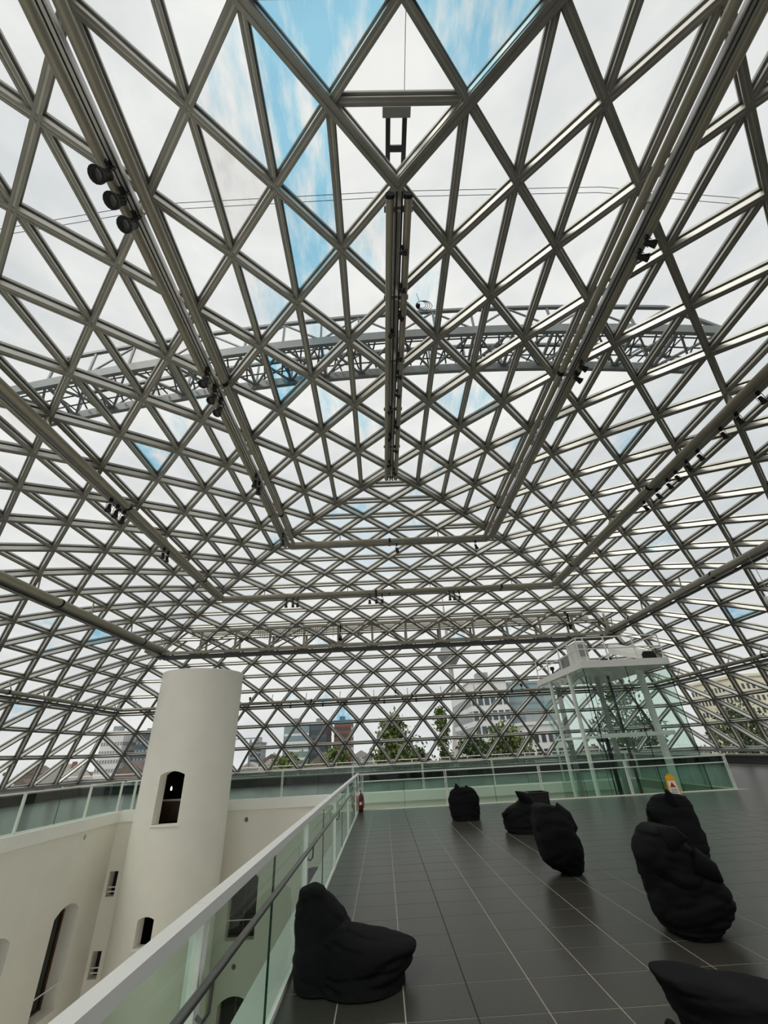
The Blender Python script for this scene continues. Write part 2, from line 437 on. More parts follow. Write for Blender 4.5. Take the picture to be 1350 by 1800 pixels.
# ------------------------------------------------------------------ round tower
TX, TY, TR, TT = -8.84, 22.3, 1.87, 5.53
tower = thing('round_tower', 'white plastered round stair tower rising out of the courtyard', 'tower', (TX, TY, -14))
twin = [(-103.4, -72.6, -0.35, 1.46, 0.14), (-98.0, -80.2, -3.87, -3.04, 0.09), (-96.0, -79.0, -6.6, -5.75, 0.09)]
def arch_z(w, a):
    a0, a1, v0, v1, rise = w
    t = (a - (a0 + a1) / 2) / ((a1 - a0) / 2)
    return v1 - rise * t * t
def tower_shell(R, z0, z1, mb, inward=False):
    cols = set(-180 + 3.0 * i for i in range(121))
    for w in twin:
        cols |= {w[0], w[1]} | {w[0] + (w[1] - w[0]) * i / 10 for i in range(11)}
    cols = sorted(cols); out = []
    for c in cols:
        if not out or c - out[-1] > 0.2: out.append(c)
        elif any(abs(c - w[0]) < 1e-6 or abs(c - w[1]) < 1e-6 for w in twin): out[-1] = c
    cols = out
    P = lambda a, z: (TX + R * math.cos(math.radians(a)), TY + R * math.sin(math.radians(a)), z)
    for a, b in zip(cols, cols[1:]):
        ws = sorted([w for w in twin if a >= w[0] - 1e-6 and b <= w[1] + 1e-6], key=lambda w: w[2])
        za = zb = z0
        for w in ws + [None]:
            ea, eb = (w[2], w[2]) if w else (z1, z1)
            n = len(mb.v); mb.v += [P(a, za), P(b, zb), P(b, eb), P(a, ea)]; mb.f.append((n, n + 1, n + 2, n + 3)); mb.m.append(0)
            if w: za, zb = arch_z(w, a), arch_z(w, b)
    return P
sh = MB(); tower_shell(TR, -14, TT, sh)
me = sh.mesh('shell', 'plaster')
bm = bmesh.new(); bm.from_mesh(me); bmesh.ops.remove_doubles(bm, verts=bm.verts, dist=0.0005); bm.to_mesh(me); bm.free()
me.polygons.foreach_set('use_smooth', [True] * len(me.polygons))
me.normals_split_custom_set_from_vertices([Vector((v.co.x - TX, v.co.y - TY, 0)).normalized() for v in me.vertices])
shell = link('shell', me, tower)
RI = TR - 0.42
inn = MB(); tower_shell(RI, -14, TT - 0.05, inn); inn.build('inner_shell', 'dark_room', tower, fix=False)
topring = MB(); n = 72
for i in range(n):
    a, b = 2 * math.pi * i / n, 2 * math.pi * (i + 1) / n
    k = len(topring.v)
    for r, z in ((TR + 0.006, TT), (RI, TT), (RI, TT - 0.06), (TR + 0.006, TT - 0.06)):
        topring.v += [(TX + r * math.cos(a), TY + r * math.sin(a), z), (TX + r * math.cos(b), TY + r * math.sin(b), z)]
    for q in ((0, 1, 3, 2), (2, 3, 5, 4), (4, 5, 7, 6), (6, 7, 1, 0)):
        topring.f.append(tuple(k + x for x in q)); topring.m.append(0)
topring.build('top_edge', 'plaster_trim', tower)
for wi_, w in enumerate(twin):
    rv = MB(); a0, a1 = w[0], w[1]
    path = [(a0, w[2]), (a1, w[2])] + [(a1 + (a0 - a1) * i / 10, None) for i in range(11)]
    path = [(a, arch_z(w, a) if z is None else z) for a, z in path]
    Pp = lambda a, z, R: (TX + R * math.cos(math.radians(a)), TY + R * math.sin(math.radians(a)), z)
    for i in range(len(path)):
        p, q = path[i], path[(i + 1) % len(path)]; k = len(rv.v)
        rv.v += [Pp(*p, TR), Pp(*q, TR), Pp(*q, RI), Pp(*p, RI)]; rv.f.append((k, k + 1, k + 2, k + 3)); rv.m.append(0)
    rvo = rv.build('window_reveal', 'plaster', tower, fix=False)
    sl = MB()
    for i in range(6):
        aa, bb = a0 - 1.5 + (a1 - a0 + 3) * i / 6, a0 - 1.5 + (a1 - a0 + 3) * (i + 1) / 6
        sl.quad_box([Pp(aa, w[2] - 0.05, TR + 0.05), Pp(bb, w[2] - 0.05, TR + 0.05), Pp(bb, w[2] - 0.05, TR - 0.1), Pp(aa, w[2] - 0.05, TR - 0.1),
                     Pp(aa, w[2] + 0.003, TR + 0.05), Pp(bb, w[2] + 0.003, TR + 0.05), Pp(bb, w[2] + 0.003, TR - 0.1), Pp(aa, w[2] + 0.003, TR - 0.1)])
    sl.build('window_sill', 'plaster_trim', tower)
MB().box(TX - 1.1, TX + 1.1, TY - 0.25, TY - 0.15, -0.4, 0.32).build('parapet_panel', 'brown_panel', tower)
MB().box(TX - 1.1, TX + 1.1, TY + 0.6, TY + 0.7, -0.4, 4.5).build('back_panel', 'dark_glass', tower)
MB().tube([(TX - 0.1, TY - 0.3, 1.15), (TX + 0.85, TY - 0.15, 0.8)], 0.04, 8).build('stair_rail', 'black_metal', tower)
MB().box(TX - 1.1, TX + 1.1, TY - 0.32, TY - 0.1, 0.32, 0.38).build('parapet_cap', 'plaster_trim', tower)
MB().tube([(TX - 0.62, TY - 0.1, 1.3), (TX - 0.62, TY - 0.1, 0.86)], 0.012, 6).build('lamp_rod', 'black_metal', tower)
MB().lathe((TX - 0.62, TY - 0.1, 0.7), [(0.01, 0), (0.028, 0.02), (0.032, 0.08), (0.012, 0.15)], 10).build('lamp_bulb', 'bulb', tower, True)

# ------------------------------------------------------------------ glass dome
P_, QP_, RX, YF = 2.3, 2.3158, 0.677, 13.04
YN = YF - 4 * QP_
ZR = [11.11, 11.09, 11.052, 10.969, 10.841, 10.665, 10.447, 10.194, 9.912, 9.597, 9.243, 8.84, 8.378, 7.848, 7.242, 6.547, 5.741, 4.794, 3.672, 2.345, 0.8]
def node(face, k, j):
    a, b = k * P_ / 2, k * QP_ / 2
    if face == 'far': return (RX - a + j * P_, YF + b, ZR[k])
    if face == 'near': return (RX + a - j * P_, YN - b, ZR[k])
    if face == 'left': return (RX - a, YN - b + j * QP_, ZR[k])
    return (RX + a, YF + b - j * QP_, ZR[k])
def ncount(face, k): return k + 1 if face in ('far', 'near') else k + 5
KEY = {}; NODES = []
def nid(p):
    k = (round(p[0], 2), round(p[1], 2))
    if k not in KEY: KEY[k] = len(NODES); NODES.append(Vector(p))
    return KEY[k]
TRIS = []
for face in ('far', 'near', 'left', 'right'):
    for k in range(20):
        n = ncount(face, k)
        for j in range(n): TRIS.append(((face, k, 0, j), (nid(node(face, k, j)), nid(node(face, k + 1, j)), nid(node(face, k + 1, j + 1)))))
        for j in range(n - 1): TRIS.append(((face, k, 1, j), (nid(node(face, k, j)), nid(node(face, k + 1, j + 1)), nid(node(face, k, j + 1)))))
NRM = [Vector((0, 0, 0)) for _ in NODES]
EDGE = {}
for key, t in TRIS:
    a, b, c = (NODES[i] for i in t)
    nn = (b - a).cross(c - a).normalized()
    if nn.z < 0: nn = -nn
    for i in t: NRM[i] += nn
    for i in range(3):
        e = tuple(sorted((t[i], t[(i + 1) % 3]))); EDGE.setdefault(e, []).append(key[0])
NRM = [n.normalized() for n in NRM]
GLZ = [NODES[i] + NRM[i] * 0.20 for i in range(len(NODES))]     # glass line lies above the beam undersides
CAMP = Vector((0, 0, 1.75))
def seen_size(pts):
    """apparent size of a piece; 0 outside the frame"""
    c = sum(pts, Vector()) / len(pts) - CAMP; dep = c.dot(FWD)
    if dep < 0.5: return 0
    if abs(c.dot(RIGHT) / dep) > 0.98 or abs(c.dot(UP) / dep) > 1.27: return 0
    if len(pts) == 3:
        q = [((p - CAMP).dot(RIGHT) / (p - CAMP).dot(FWD), (p - CAMP).dot(UP) / (p - CAMP).dot(FWD)) for p in pts]
        return abs((q[1][0] - q[0][0]) * (q[2][1] - q[0][1]) - (q[2][0] - q[0][0]) * (q[1][1] - q[0][1]))
    q = [((p - CAMP).dot(RIGHT) / (p - CAMP).dot(FWD), (p - CAMP).dot(UP) / (p - CAMP).dot(FWD)) for p in pts]
    return math.hypot(q[1][0] - q[0][0], q[1][1] - q[0][1]) / dep
dome = bpy.data.objects.new('ceiling', None); COL.objects.link(dome); dome.location = (0, 0, 0)
struct(dome, 'glass dome of triangular panes on a grey steel lattice', 'dome')

DEEP = {('far', 17, 0, 7), ('left', 1, 0, 0), ('left', 1, 0, 1), ('left', 1, 1, 0), ('left', 2, 0, 3), ('left', 6, 0, 6), ('left', 13, 1, 14), ('near', 1, 0, 0), ('near', 1, 0, 1), ('right', 14, 0, 4)}
PALE = {('far', 1, 0, 1), ('far', 2, 0, 0), ('far', 2, 1, 0), ('far', 3, 0, 2), ('far', 12, 0, 4), ('far', 12, 0, 8), ('far', 12, 1, 9), ('far', 16, 0, 5), ('far', 16, 0, 6), ('left', 0, 0, 3), ('left', 0, 1, 0), ('left', 1, 0, 2), ('left', 1, 0, 3), ('left', 2, 0, 2), ('left', 2, 1, 0), ('left', 4, 0, 4), ('left', 4, 0, 8), ('left', 5, 0, 5), ('left', 13, 0, 13), ('left', 14, 1, 14), ('left', 16, 0, 18), ('left', 17, 1, 17), ('right', 0, 0, 3), ('right', 1, 0, 2), ('right', 1, 1, 0), ('right', 2, 1, 2), ('right', 3, 0, 2), ('right', 4, 0, 3), ('right', 6, 0, 4), ('right', 9, 1, 0), ('right', 10, 1, 3)}
PATCHY = {('left', 0, 0, 2), ('left', 1, 1, 2), ('left', 2, 0, 1), ('left', 4, 1, 3), ('left', 5, 0, 4), ('left', 5, 1, 4), ('left', 8, 0, 6), ('right', 0, 1, 2)}
GM = ['pane_clear', 'pane_blue', 'pane_pale', 'pane_patchy']
def gm(key): return 1 if key in DEEP else 2 if key in PALE else 3 if key in PATCHY else 0
order = sorted(TRIS, key=lambda kt: -seen_size([GLZ[i] for i in kt[1]]))
def pane_mb(mb, t, mi):
    p = [GLZ[i] for i in t]; nn = (p[1] - p[0]).cross(p[2] - p[0]).normalized()
    if nn.z < 0: nn = -nn
    return mb.prism([q - nn * 0.01 for q in p], nn * 0.016, mi)
for key, t in order[:300]:
    pane_mb(MB(), t, 0).build('pane', GM[gm(key)], dome)
mb = MB()
for key, t in order[300:]: pane_mb(mb, t, gm(key))
tag(mb.build('pane_field', GM, dome), kind='stuff')

def member(mb, e):
    a, b = GLZ[e[0]], GLZ[e[1]]
    nn = (NRM[e[0]] + NRM[e[1]]).normalized()
    fs = set(EDGE[e])
    horiz = abs(NODES[e[0]].z - NODES[e[1]].z) < 0.01
    if len(fs) > 1:                                   # hip and ridge members are the heavy ones
        mb.beam(a, b, 0.19, -0.05, 0.03, nn, 1)
        mb.beam(a, b, 0.10, -0.09, -0.05, nn, 2)
        mb.beam(a, b, 0.15, -0.22, -0.09, nn, 0)
        mb.beam(a, b, 0.08, -0.26, -0.22, nn, 2)
        mb.beam(a, b, 0.13, -0.335, -0.26, nn, 1)  # darker steel puts the shade of the hip underside into the colour
        sd = (b - a).cross(nn).normalized() * 0.055
        for o in (sd, -sd): mb.beam(a + o, b + o, 0.065, -0.36, -0.335, nn, 1)
    elif horiz:
        mb.beam(a, b, 0.165, -0.05, 0.025, nn, 1)
        mb.beam(a, b, 0.06, -0.085, -0.05, nn, 2)
        mb.beam(a, b, 0.09, -0.17, -0.085, nn, 0)
        sd = (b - a).cross(nn).normalized() * 0.039
        for o in (sd, -sd): mb.beam(a + o, b + o, 0.042, -0.19, -0.17, nn, 1)  # lower lips in the darker steel, underside shade painted in
    else:
        mb.beam(a, b, 0.165, -0.05, 0.025, nn, 1)
        mb.beam(a, b, 0.06, -0.09, -0.05, nn, 2)
        mb.beam(a, b, 0.095, -0.245, -0.09, nn, 0)
        sd = (b - a).cross(nn).normalized() * 0.041
        for o in (sd, -sd): mb.beam(a + o, b + o, 0.044, -0.265, -0.245, nn, 1)  # darker steel again stands in for shade along the lower edge
    return mb
eo = sorted(EDGE, key=lambda e: -seen_size([GLZ[e[0]], GLZ[e[1]]]))
for e in eo[:300]: member(MB(), e).build('beam', ['steel', 'steel_bar', 'gasket'], dome)
mb = MB()
for e in eo[300:]: member(mb, e)
tag(mb.build('beam_field', ['steel', 'steel_bar', 'gasket'], dome), kind='stuff')

# plinth and sill round the foot of the dome
XB0, XB1, YB1, YB0 = RX - 23.0, RX + 23.0, YF + 23.158, YN - 23.158
def ringbox(o, i, z0, z1):
    m_ = MB()
    m_.box(XB0 - o, XB1 + o, YB1 + i, YB1 + o, z0, z1); m_.box(XB0 - o, XB0 - i, YB0, YB1 + i, z0, z1); m_.box(XB1 + i, XB1 + o, YB0, YB1 + i, z0, z1)
    return m_
pl = MB().box(XB0 - 0.3, XB1 + 0.3, YB1 - 0.5, YB1 + 0.1, -0.3, 0.48).build('wall_far', 'plinth'); struct(pl, 'low dark plinth below the far side of the dome', 'wall')
for x0, x1 in ((-6.6, -4.4), (1.0, 3.4), (7.4, 9.6)):
    g = MB(); g.box(x0, x1, YB1 - 0.53, YB1 - 0.5, 0.1, 0.42)
    for i in range(7): g.box(x0 + 0.05, x1 - 0.05, YB1 - 0.545, YB1 - 0.53, 0.12 + i * 0.042, 0.14 + i * 0.042, 0)
    g.build('vent_grille', 'track_black', pl)
pl = MB().box(XB0 - 0.1, XB0 + 0.5, YB0, YB1 - 0.5, -0.3, 0.48).build('wall_left_plinth', 'plinth'); struct(pl, 'low dark plinth below the left side of the dome', 'wall')
pl = MB().box(XB1 - 0.5, XB1 + 0.1, YB0, YB1 - 0.5, -0.3, 0.48).build('wall_right', 'plinth'); struct(pl, 'low dark plinth below the right side of the dome', 'wall')
for nm, lab, bxs in (('trim_5', 'grey metal sill ledge under the far dome panes', [(XB0, XB1, YB1 - 0.62, YB1 + 0.15, 0.48, 0.56), (XB0, XB1, YB1 - 0.38, YB1 - 0.30, 0.60, 0.68), (XB0, XB1, YB1 - 0.12, YB1 + 0.12, 0.70, 0.86)]),
                     ('trim_6', 'grey metal sill ledge under the left dome panes', [(XB0 - 0.15, XB0 + 0.62, YB0, YB1 - 0.62, 0.48, 0.56), (XB0 - 0.12, XB0 + 0.12, YB0, YB1, 0.70, 0.86)]),
                     ('trim_7', 'pale metal sill ledge under the right dome panes', [(XB1 - 0.62, XB1 + 0.15, YB0, YB1 - 0.62, 0.48, 0.56), (XB1 - 0.12, XB1 + 0.12, YB0, YB1, 0.70, 0.86)])):
    m_ = MB()
    for b in bxs: m_.box(*b)
    struct(m_.build(nm, 'sill_metal'), lab, 'trim')

# ------------------------------------------------------------------ balustrades
def balustrade(name, label, a, b, posts, joints, inward, top_w=0.08, top_h=0.06, H=1.12, hand=True, zb=0.0, hand_mat='handrail_steel', hand_r=0.022, brackets=True):
    """a-b: base line in plan; posts / joints: distances along it; inward: unit vector to the walking side"""
    a, b, inn = Vector((a[0], a[1], zb)), Vector((b[0], b[1], zb)), Vector((inward[0], inward[1], 0))
    d = (b - a).normalized(); L = (b - a).length; up = Vector((0, 0, 1))
    root = thing(name, label, 'balustrade', tuple((a + b) / 2))
    at = lambda s, z, off=0.0: a + d * s + up * z + inn * off
    tc_ = [0.0] + [s for s in posts if 0.6 < s < L - 0.6] + [L]
    for s, t in zip(tc_, tc_[1:]):
        MB().beam(at(s + 0.002, H - top_h), at(t - 0.002, H - top_h), top_w, 0, top_h, up).build('top_rail', 'white_paint', root)
    MB().beam(at(0, 0), at(L, 0), 0.05, 0.0, 0.035, up).build('base_channel', 'white_paint', root)
    cuts = sorted(set([0.0, L] + list(posts) + list(joints)))
    for s, t in zip(cuts, cuts[1:]):
        if t - s < 0.2: continue
        MB().beam(at(s + 0.008, 0.03), at(t - 0.008, 0.03), 0.014, 0, H - top_h - 0.05, up).build('glass_pane', 'rail_glass', root)
    for s in joints:
        MB().beam(at(s - 0.006, 0.03), at(s + 0.006, 0.03), 0.016, 0, H - top_h - 0.05, up).build('pane_joint', 'edge_glass', root)
    for s in posts:
        pm = MB()
        for o in (-0.03, 0.03):
            pm.quad_box([at(s + o - 0.012, 0, -0.035), at(s + o + 0.012, 0, -0.035), at(s + o + 0.012, 0, 0.03), at(s + o - 0.012, 0, 0.03),
                         at(s + o - 0.012, H - top_h, -0.035), at(s + o + 0.012, H - top_h, -0.035), at(s + o + 0.012, H - top_h, 0.03), at(s + o - 0.012, H - top_h, 0.03)])
        po = pm.build('post', 'white_paint', root)
        if hand and brackets:
            MB().tube([at(s, 0.72, 0.03), at(s, 0.70, 0.06), at(s, 0.73, 0.085), at(s, 0.835, 0.09)], 0.010, 6).build('bracket', hand_mat, po)
    if hand:
        MB().tube([at(0.0, 0.855, 0.09), at(L - 0.12, 0.855, 0.09)], hand_r, 12).build('handrail', hand_mat, root, True)
    return root

np_ = [2.86 + 3.33 * i - (-2.0) for i in range(-1, 5)]
balustrade('glass_balustrade', 'glass balustrade with white top rail and steel handrail along the courtyard edge', (-0.95, -2.0), (-0.95, 17.9),
           [s for s in np_ if s < 19.9] + [19.82], [s + 1.66 for s in np_ if s + 1.66 < 19.7], (1, 0))
balustrade('glass_balustrade', 'glass balustrade across the far end of the deck, in front of the lift', (-0.91, 17.9), (12.65, 17.9),
           [0.1, 3.12, 6.55, 9.75, 13.48], [1.6, 4.85, 8.1, 11.6], (0, -1), H=1.10, top_h=0.045, hand_mat='white_paint', hand_r=0.018)
balustrade('glass_balustrade', 'short glass balustrade returning from the deck corner beside the lift', (12.65, 17.95), (12.65, 24.5), [0.05, 3.3, 6.4], [1.65, 4.9], (1, 0), H=1.10, top_h=0.045, hand=False)
balustrade('glass_balustrade', 'glass balustrade on the white wall at left of the round tower', (-11.72, 6.0), (-11.72, 22.42), [0.1, 3.6, 7.1, 10.43, 14.0, 16.3], [1.8, 5.3, 8.8, 12.27], (-1, 0), H=1.12, top_w=0.05, top_h=0.04, hand=False, zb=0.03)
balustrade('glass_balustrade', 'short glass balustrade between the left balustrade and round tower', (-11.62, 22.45), (-10.72, 22.45), [0.45, 0.85], [], (0, 1), H=1.12, top_w=0.05, top_h=0.04, hand=False, zb=0.03)
balustrade('glass_balustrade', 'glass balustrade on the back courtyard wall below the city view', (-7.9, 24.8), (12.6, 24.8), [0.2, 2.8, 6.33, 9.85, 13.4, 16.9, 20.3], [4.6, 8.1, 11.6, 15.1, 18.6], (0, 1), H=1.17, top_w=0.05, top_h=0.04, hand=False, zb=0.03)

# ------------------------------------------------------------------ lift shaft
LX0, LX1, LY0, LY1, LZ = 8.55, 12.15, 18.55, 23.9, 4.42
lift = thing('lift_shaft', 'green tinted glass lift shaft with white roof slab beyond the far balustrade', 'lift', (10.35, 21.2, -6))
MB().prism([(LX0 - 0.1, LY0 - 0.1, LZ), (LX1 + 0.1, LY0 - 0.1, LZ), (LX1 + 0.1, LY1 + 0.3, LZ), (LX0 - 0.1, LY1 + 0.3, LZ)], (0, 0, 0.27)).build('roof_slab', 'white_paint', lift)
def gpane(p, q, z0, z1, nm='glass_pane', m='lift_glass', par=None):
    MB().beam(Vector((p[0], p[1], z0)), Vector((q[0], q[1], z0)), 0.02, 0, z1 - z0, (0, 0, 1)).build(nm, m, par or lift)
zc = [-6, -2.5, 1.9, LZ]
for z0, z1 in zip(zc, zc[1:]):
    for p, q in (((LX0, LY0), (10.35, LY0)), ((10.37, LY0), (LX1, LY0)), ((LX0, LY0 + 0.02), (LX0, 20.1)), ((LX0, 20.16), (LX0, 22.5)), ((LX0, 22.56), (LX0, LY1)),
                 ((LX1, LY0 + 0.02), (LX1, 21.2)), ((LX1, 21.22), (LX1, LY1)), ((LX0, LY1), (LX1, LY1))):
        gpane(p, q, z0 + 0.01, z1 - 0.01)
for x, y in ((LX0, LY0), (LX1, LY0), (10.36, LY0)):
    MB().box(x - 0.011, x + 0.011, y - 0.012, y + 0.012, -6, LZ).build('corner_joint', 'edge_glass', lift)
for y in (20.13, 22.53):
    MB().box(LX0 - 0.07, LX0 + 0.07, y - 0.05, y + 0.05, -6, LZ).build('post', 'white_paint', lift)
MB().box(LX1 - 0.55, LX1 - 0.35, LY0 + 1.3, LY0 + 1.5, -6, LZ).build('post', 'white_paint', lift)
MB().box(LX0 + 0.4, LX1, LY0 + 1.0, LY0 + 1.12, 1.82, 1.98).build('cross_beam', 'white_paint', lift)
MB().box(LX0 + 0.02, LX0 + 0.1, LY0 + 0.1, LY1 - 0.1, 1.82, 1.92).build('cross_beam', 'white_paint', lift)
for x, y, w in ((10.35, 21.3, 0.2), (10.95, 21.4, 0.08), (9.0, 22.9, 0.22)):
    MB().box(x - w / 2, x + w / 2, y - 0.06, y + 0.06, -6, LZ).build('guide_rail', 'plinth' if w < 0.1 else 'sill_metal', lift)
dr = MB().box(9.35, 9.5, 20.0, 20.06, -0.6, 1.8).box(9.05, 9.5, 20.0, 20.06, 1.68, 1.82)
dr.build('car_frame', 'black_metal', lift)
MB().box(8.9, 11.6, 19.4, 20.9, -1.25, -1.1).build('car_floor', 'sill_metal', lift)
for i in range(3): MB().tube([(9.6 + 0.2 * i, 21.2, -6), (9.6 + 0.2 * i, 21.2, LZ)], 0.012, 6).build('cable', 'track_black', lift)
MB().box(LX0, LX1, LY0 + 0.05, LY0 + 0.12, -0.32, -0.2).build('sill_beam', 'white_paint', lift)
# roof guard rail
RZ = LZ + 0.27
rail = lambda pts, r=0.03: MB().tube(pts, r, 7)
corners = [(LX0, LY1 + 0.15), (LX0, LY0), (LX1 - 0.0, LY0), (LX1 - 0.0, LY1 + 0.15)]
for z in (RZ + 0.5, RZ + 0.98):
    for p, q in zip(corners, corners[1:]): rail([(p[0], p[1], z), (q[0], q[1], z)]).build('guard_rail', 'white_paint', lift)
for p in [(LX0, 18.55), (LX0, 19.6), (LX0, 20.7), (LX0, 22.4), (LX0, 24.05), (8.85, 18.55), (9.75, 18.55), (11.0, 18.55), (LX1, 18.55), (LX1, 20.5), (LX1, 22.3), (LX1, 24.05)]:
    rail([(p[0], p[1], RZ), (p[0], p[1], RZ + 0.98)]).build('guard_post', 'white_paint', lift)

cab = thing('switch_cabinet', 'tall grey switch cabinet standing on the lift roof', 'cabinet', (8.95, 19.5, RZ))
MB().box(8.72, 9.2, 19.05, 20.1, RZ, RZ + 0.92).build('body', 'city_white', cab)
MB().box(8.71, 8.72, 19.1, 19.55, RZ + 0.06, RZ + 0.86).build('door', 'white_paint', cab)
MB().box(8.71, 8.72, 19.6, 20.05, RZ + 0.06, RZ + 0.86).build('door', 'white_paint', cab)
MB().box(8.8, 9.15, 19.02, 19.05, RZ + 0.3, RZ + 0.8).build('side_panel', 'sill_metal', cab)
cab2 = thing('control_box', 'low grey control box behind the switch cabinet on the lift roof', 'box', (8.9, 20.9, RZ))
MB().box(8.7, 9.1, 20.5, 21.3, RZ, RZ + 0.55).build('body', 'sill_metal', cab2); MB().box(8.69, 8.70, 20.6, 21.2, RZ + 0.08, RZ + 0.48).build('door', 'city_grey', cab2)
hs = thing('extractor_housing', 'white sloping housing with a black opening on the lift roof', 'housing', (11.4, 19.3, RZ))
hm = MB(); pts_o = [(-0.42, 0.0), (0.42, 0.0), (0.42, 0.2), (0.28, 0.34), (-0.28, 0.34), (-0.42, 0.2)]
def hpt(u, v, t): return (11.72 - 0.75 * t + u * 0.8, 18.85 + 1.2 * t, RZ + 0.02 + v * (1 + 0.2 * t) + 0.5 * t)
k0 = [hpt(u, v, 0) for u, v in pts_o]; k1 = [hpt(u, v, 1) for u, v in pts_o]
hm.v = k0 + k1
for i in range(6): hm.f.append((i, (i + 1) % 6, 6 + (i + 1) % 6, 6 + i)); hm.m.append(0)
hm.f.append((11, 10, 9, 8, 7, 6)); hm.m.append(0)
hm.f.append((0, 1, 2, 3, 4, 5)); hm.m.append(0)
hm.build('body', 'white_paint', hs)
MB().prism([(11.72 + u * 0.74, 18.835, RZ + 0.035 + v * 0.92) for u, v in pts_o], (0, 0.01, 0)).build('opening', 'rubber', hs)
for i, xx in enumerate((11.2, 11.8)): MB().tube([(xx - 0.8, 20.2, RZ), (xx - 0.8, 20.2, RZ + 0.5)], 0.025, 6).build('leg', 'sill_metal', hs)
wn_ = thing('winch', 'small dark winch with cable drum on the lift roof', 'winch', (10.3, 19.6, RZ))
MB().box(10.05, 10.6, 19.5, 19.8, RZ, RZ + 0.08).build('base', 'black_metal', wn_)
MB().lathe((10.1, 19.65, RZ + 0.2), [(0.12, 0), (0.12, 0.03), (0.07, 0.03), (0.07, 0.3), (0.12, 0.3), (0.12, 0.33)], 14, (1, 0, 0)).build('drum', 'track_black', wn_)
MB().tube([(10.5, 19.65, RZ + 0.08), (10.5, 19.65, RZ + 0.28), (10.35, 19.6, RZ + 0.38)], 0.02, 6).build('handle', 'alu', wn_)
cam_s = thing('small_siren', 'small black signal horn at the corner of the lift roof', 'signal', (8.6, 22.0, RZ))
MB().lathe((8.6, 22.0, RZ), [(0.05, 0), (0.05, 0.18), (0.09, 0.2), (0.11, 0.34), (0.05, 0.36)], 10).build('body', 'black_metal', cam_s)
MB().box(8.55, 8.65, 21.93, 22.07, RZ, RZ + 0.03).build('base', 'black_metal', cam_s)

# ------------------------------------------------------------------ lighting rings hung under the dome
def run(root, p, q, off, twin, r, up=(0, 0, 1)):
    """one straight run of a ring: tube(s), track and couplings"""
    p, q = Vector(p), Vector(q); d = (q - p).normalized(); s = d.cross(Vector(up)).normalized(); L = (q - p).length
    sides = (-off, off) if twin else (0.0,)
    for o in sides:
        MB().tube([p + s * o, q + s * o], r, 14).build('tube', 'tube_paint', root, True)
    tz = -0.02 if twin else -r - 0.09
    MB().beam(p, q, 0.10, tz - 0.06, tz + 0.03, up).build('track', 'track_black', root)
    MB().beam(p, q, 0.05, tz - 0.075, tz - 0.06, up).build('track_strip', 'alu', root)
    for o in ((-0.062, 0.062) if twin else ()):
        MB().beam(p + s * o, q + s * o, 0.018, tz - 0.08, tz + 0.05, up).build('track_flange', 'alu', root)
    n = int(L // 6.9474)
    for i in range(1, n + 1):
        c = q - d * ((i - 0.57) * 6.9474)
        if i == n and L < 14: c = p + d * (L / 2)
        for o in sides:
            MB().tube([c + s * o - d * 0.05, c + s * o + d * 0.05], r + 0.018, 14).build('coupling', 'rubber', root, True)
        MB().beam(c - d * 0.05, c + d * 0.05, off * 2 if twin else 0.12, -0.1, 0.02, up).build('cross_tie', 'steel_bar', root)
def ring(label, a, z, zn, off, r, twin):
    root = thing('lighting_ring', label, 'lighting track', (RX, YF + a, z), 'lighting tracks hung under the dome')
    x0, x1, y1, y0 = RX - a, RX + a, YF + a, max(YN - a, -10)
    run(root, (x0, y0, z), (x0, y1, z), off, twin, r); run(root, (x1, y0, z), (x1, y1, z), off, twin, r); run(root, (x0, y1, z), (x1, y1, z), off, twin, r)
    yy = y1 - 3 * QP_
    while yy > y0:
        for x in (x0, x1):
            MB().beam((x, yy, z - 0.02), (x, yy, zn + 0.02), 0.09, -0.012, 0.012, (0, 1, 0)).build('hanger', 'tube_paint', root)
            sx = 0.26
            MB().prism([(x - sx, yy - 0.01, z - 0.03), (x + sx, yy - 0.01, z - 0.03), (x + 0.06, yy - 0.01, z + 0.3), (x - 0.06, yy - 0.01, z + 0.3)], (0, 0.02, 0)).build('gusset', 'tube_paint', root)
        yy -= QP_ * 3
    n = max(1, int(2 * a // 4.6))
    for i in range(n):
        x = RX - a + (i + 0.5) * 2 * a / n
        MB().bar((x, y1, z), (x, y1 + 0.15, zn + 0.1), 0.04).build('hanger', 'tube_paint', root)
    return root
ring('innermost pair of pale lighting tubes round the dome ridge', 4.65, 10.26, ZR[4], 0.21, 0.085, True)
ring('second pair of pale lighting tubes from the dome ridge', 9.2, 9.40, ZR[8], 0.15, 0.105, True)
r3 = thing('lighting_ring', 'third pale lighting tube from the dome ridge, meeting the lattice walkway', 'lighting track', (RX, YF + 13.8, 7.7), 'lighting tracks hung under the dome')
for sx in (-1, 1):
    run(r3, (RX + sx * 13.85, -8, 7.72), (RX + sx * 13.85, YF + 13.85, 7.72), 0.12, False, 0.16)
    MB().beam((RX + sx * 13.85 - 0.16, -8, 7.58), (RX + sx * 13.85 - 0.16, YF + 13.8, 7.58), 0.12, 0, 0.1, (0, 0, 1)).build('track_side', 'steel_bar', r3)
    for i in range(8):
        yy = YF + 13 - i * QP_ * 1.5
        MB().bar((RX + sx * 13.85, yy, 7.72), (RX + sx * 13.95, yy, ZR[12] + 0.03), 0.05).build('hanger', 'tube_paint', r3)
r4 = thing('lighting_ring', 'lowest and outermost lighting tube of the dome', 'lighting track', (RX, YF + 18.4, 5), 'lighting tracks hung under the dome')
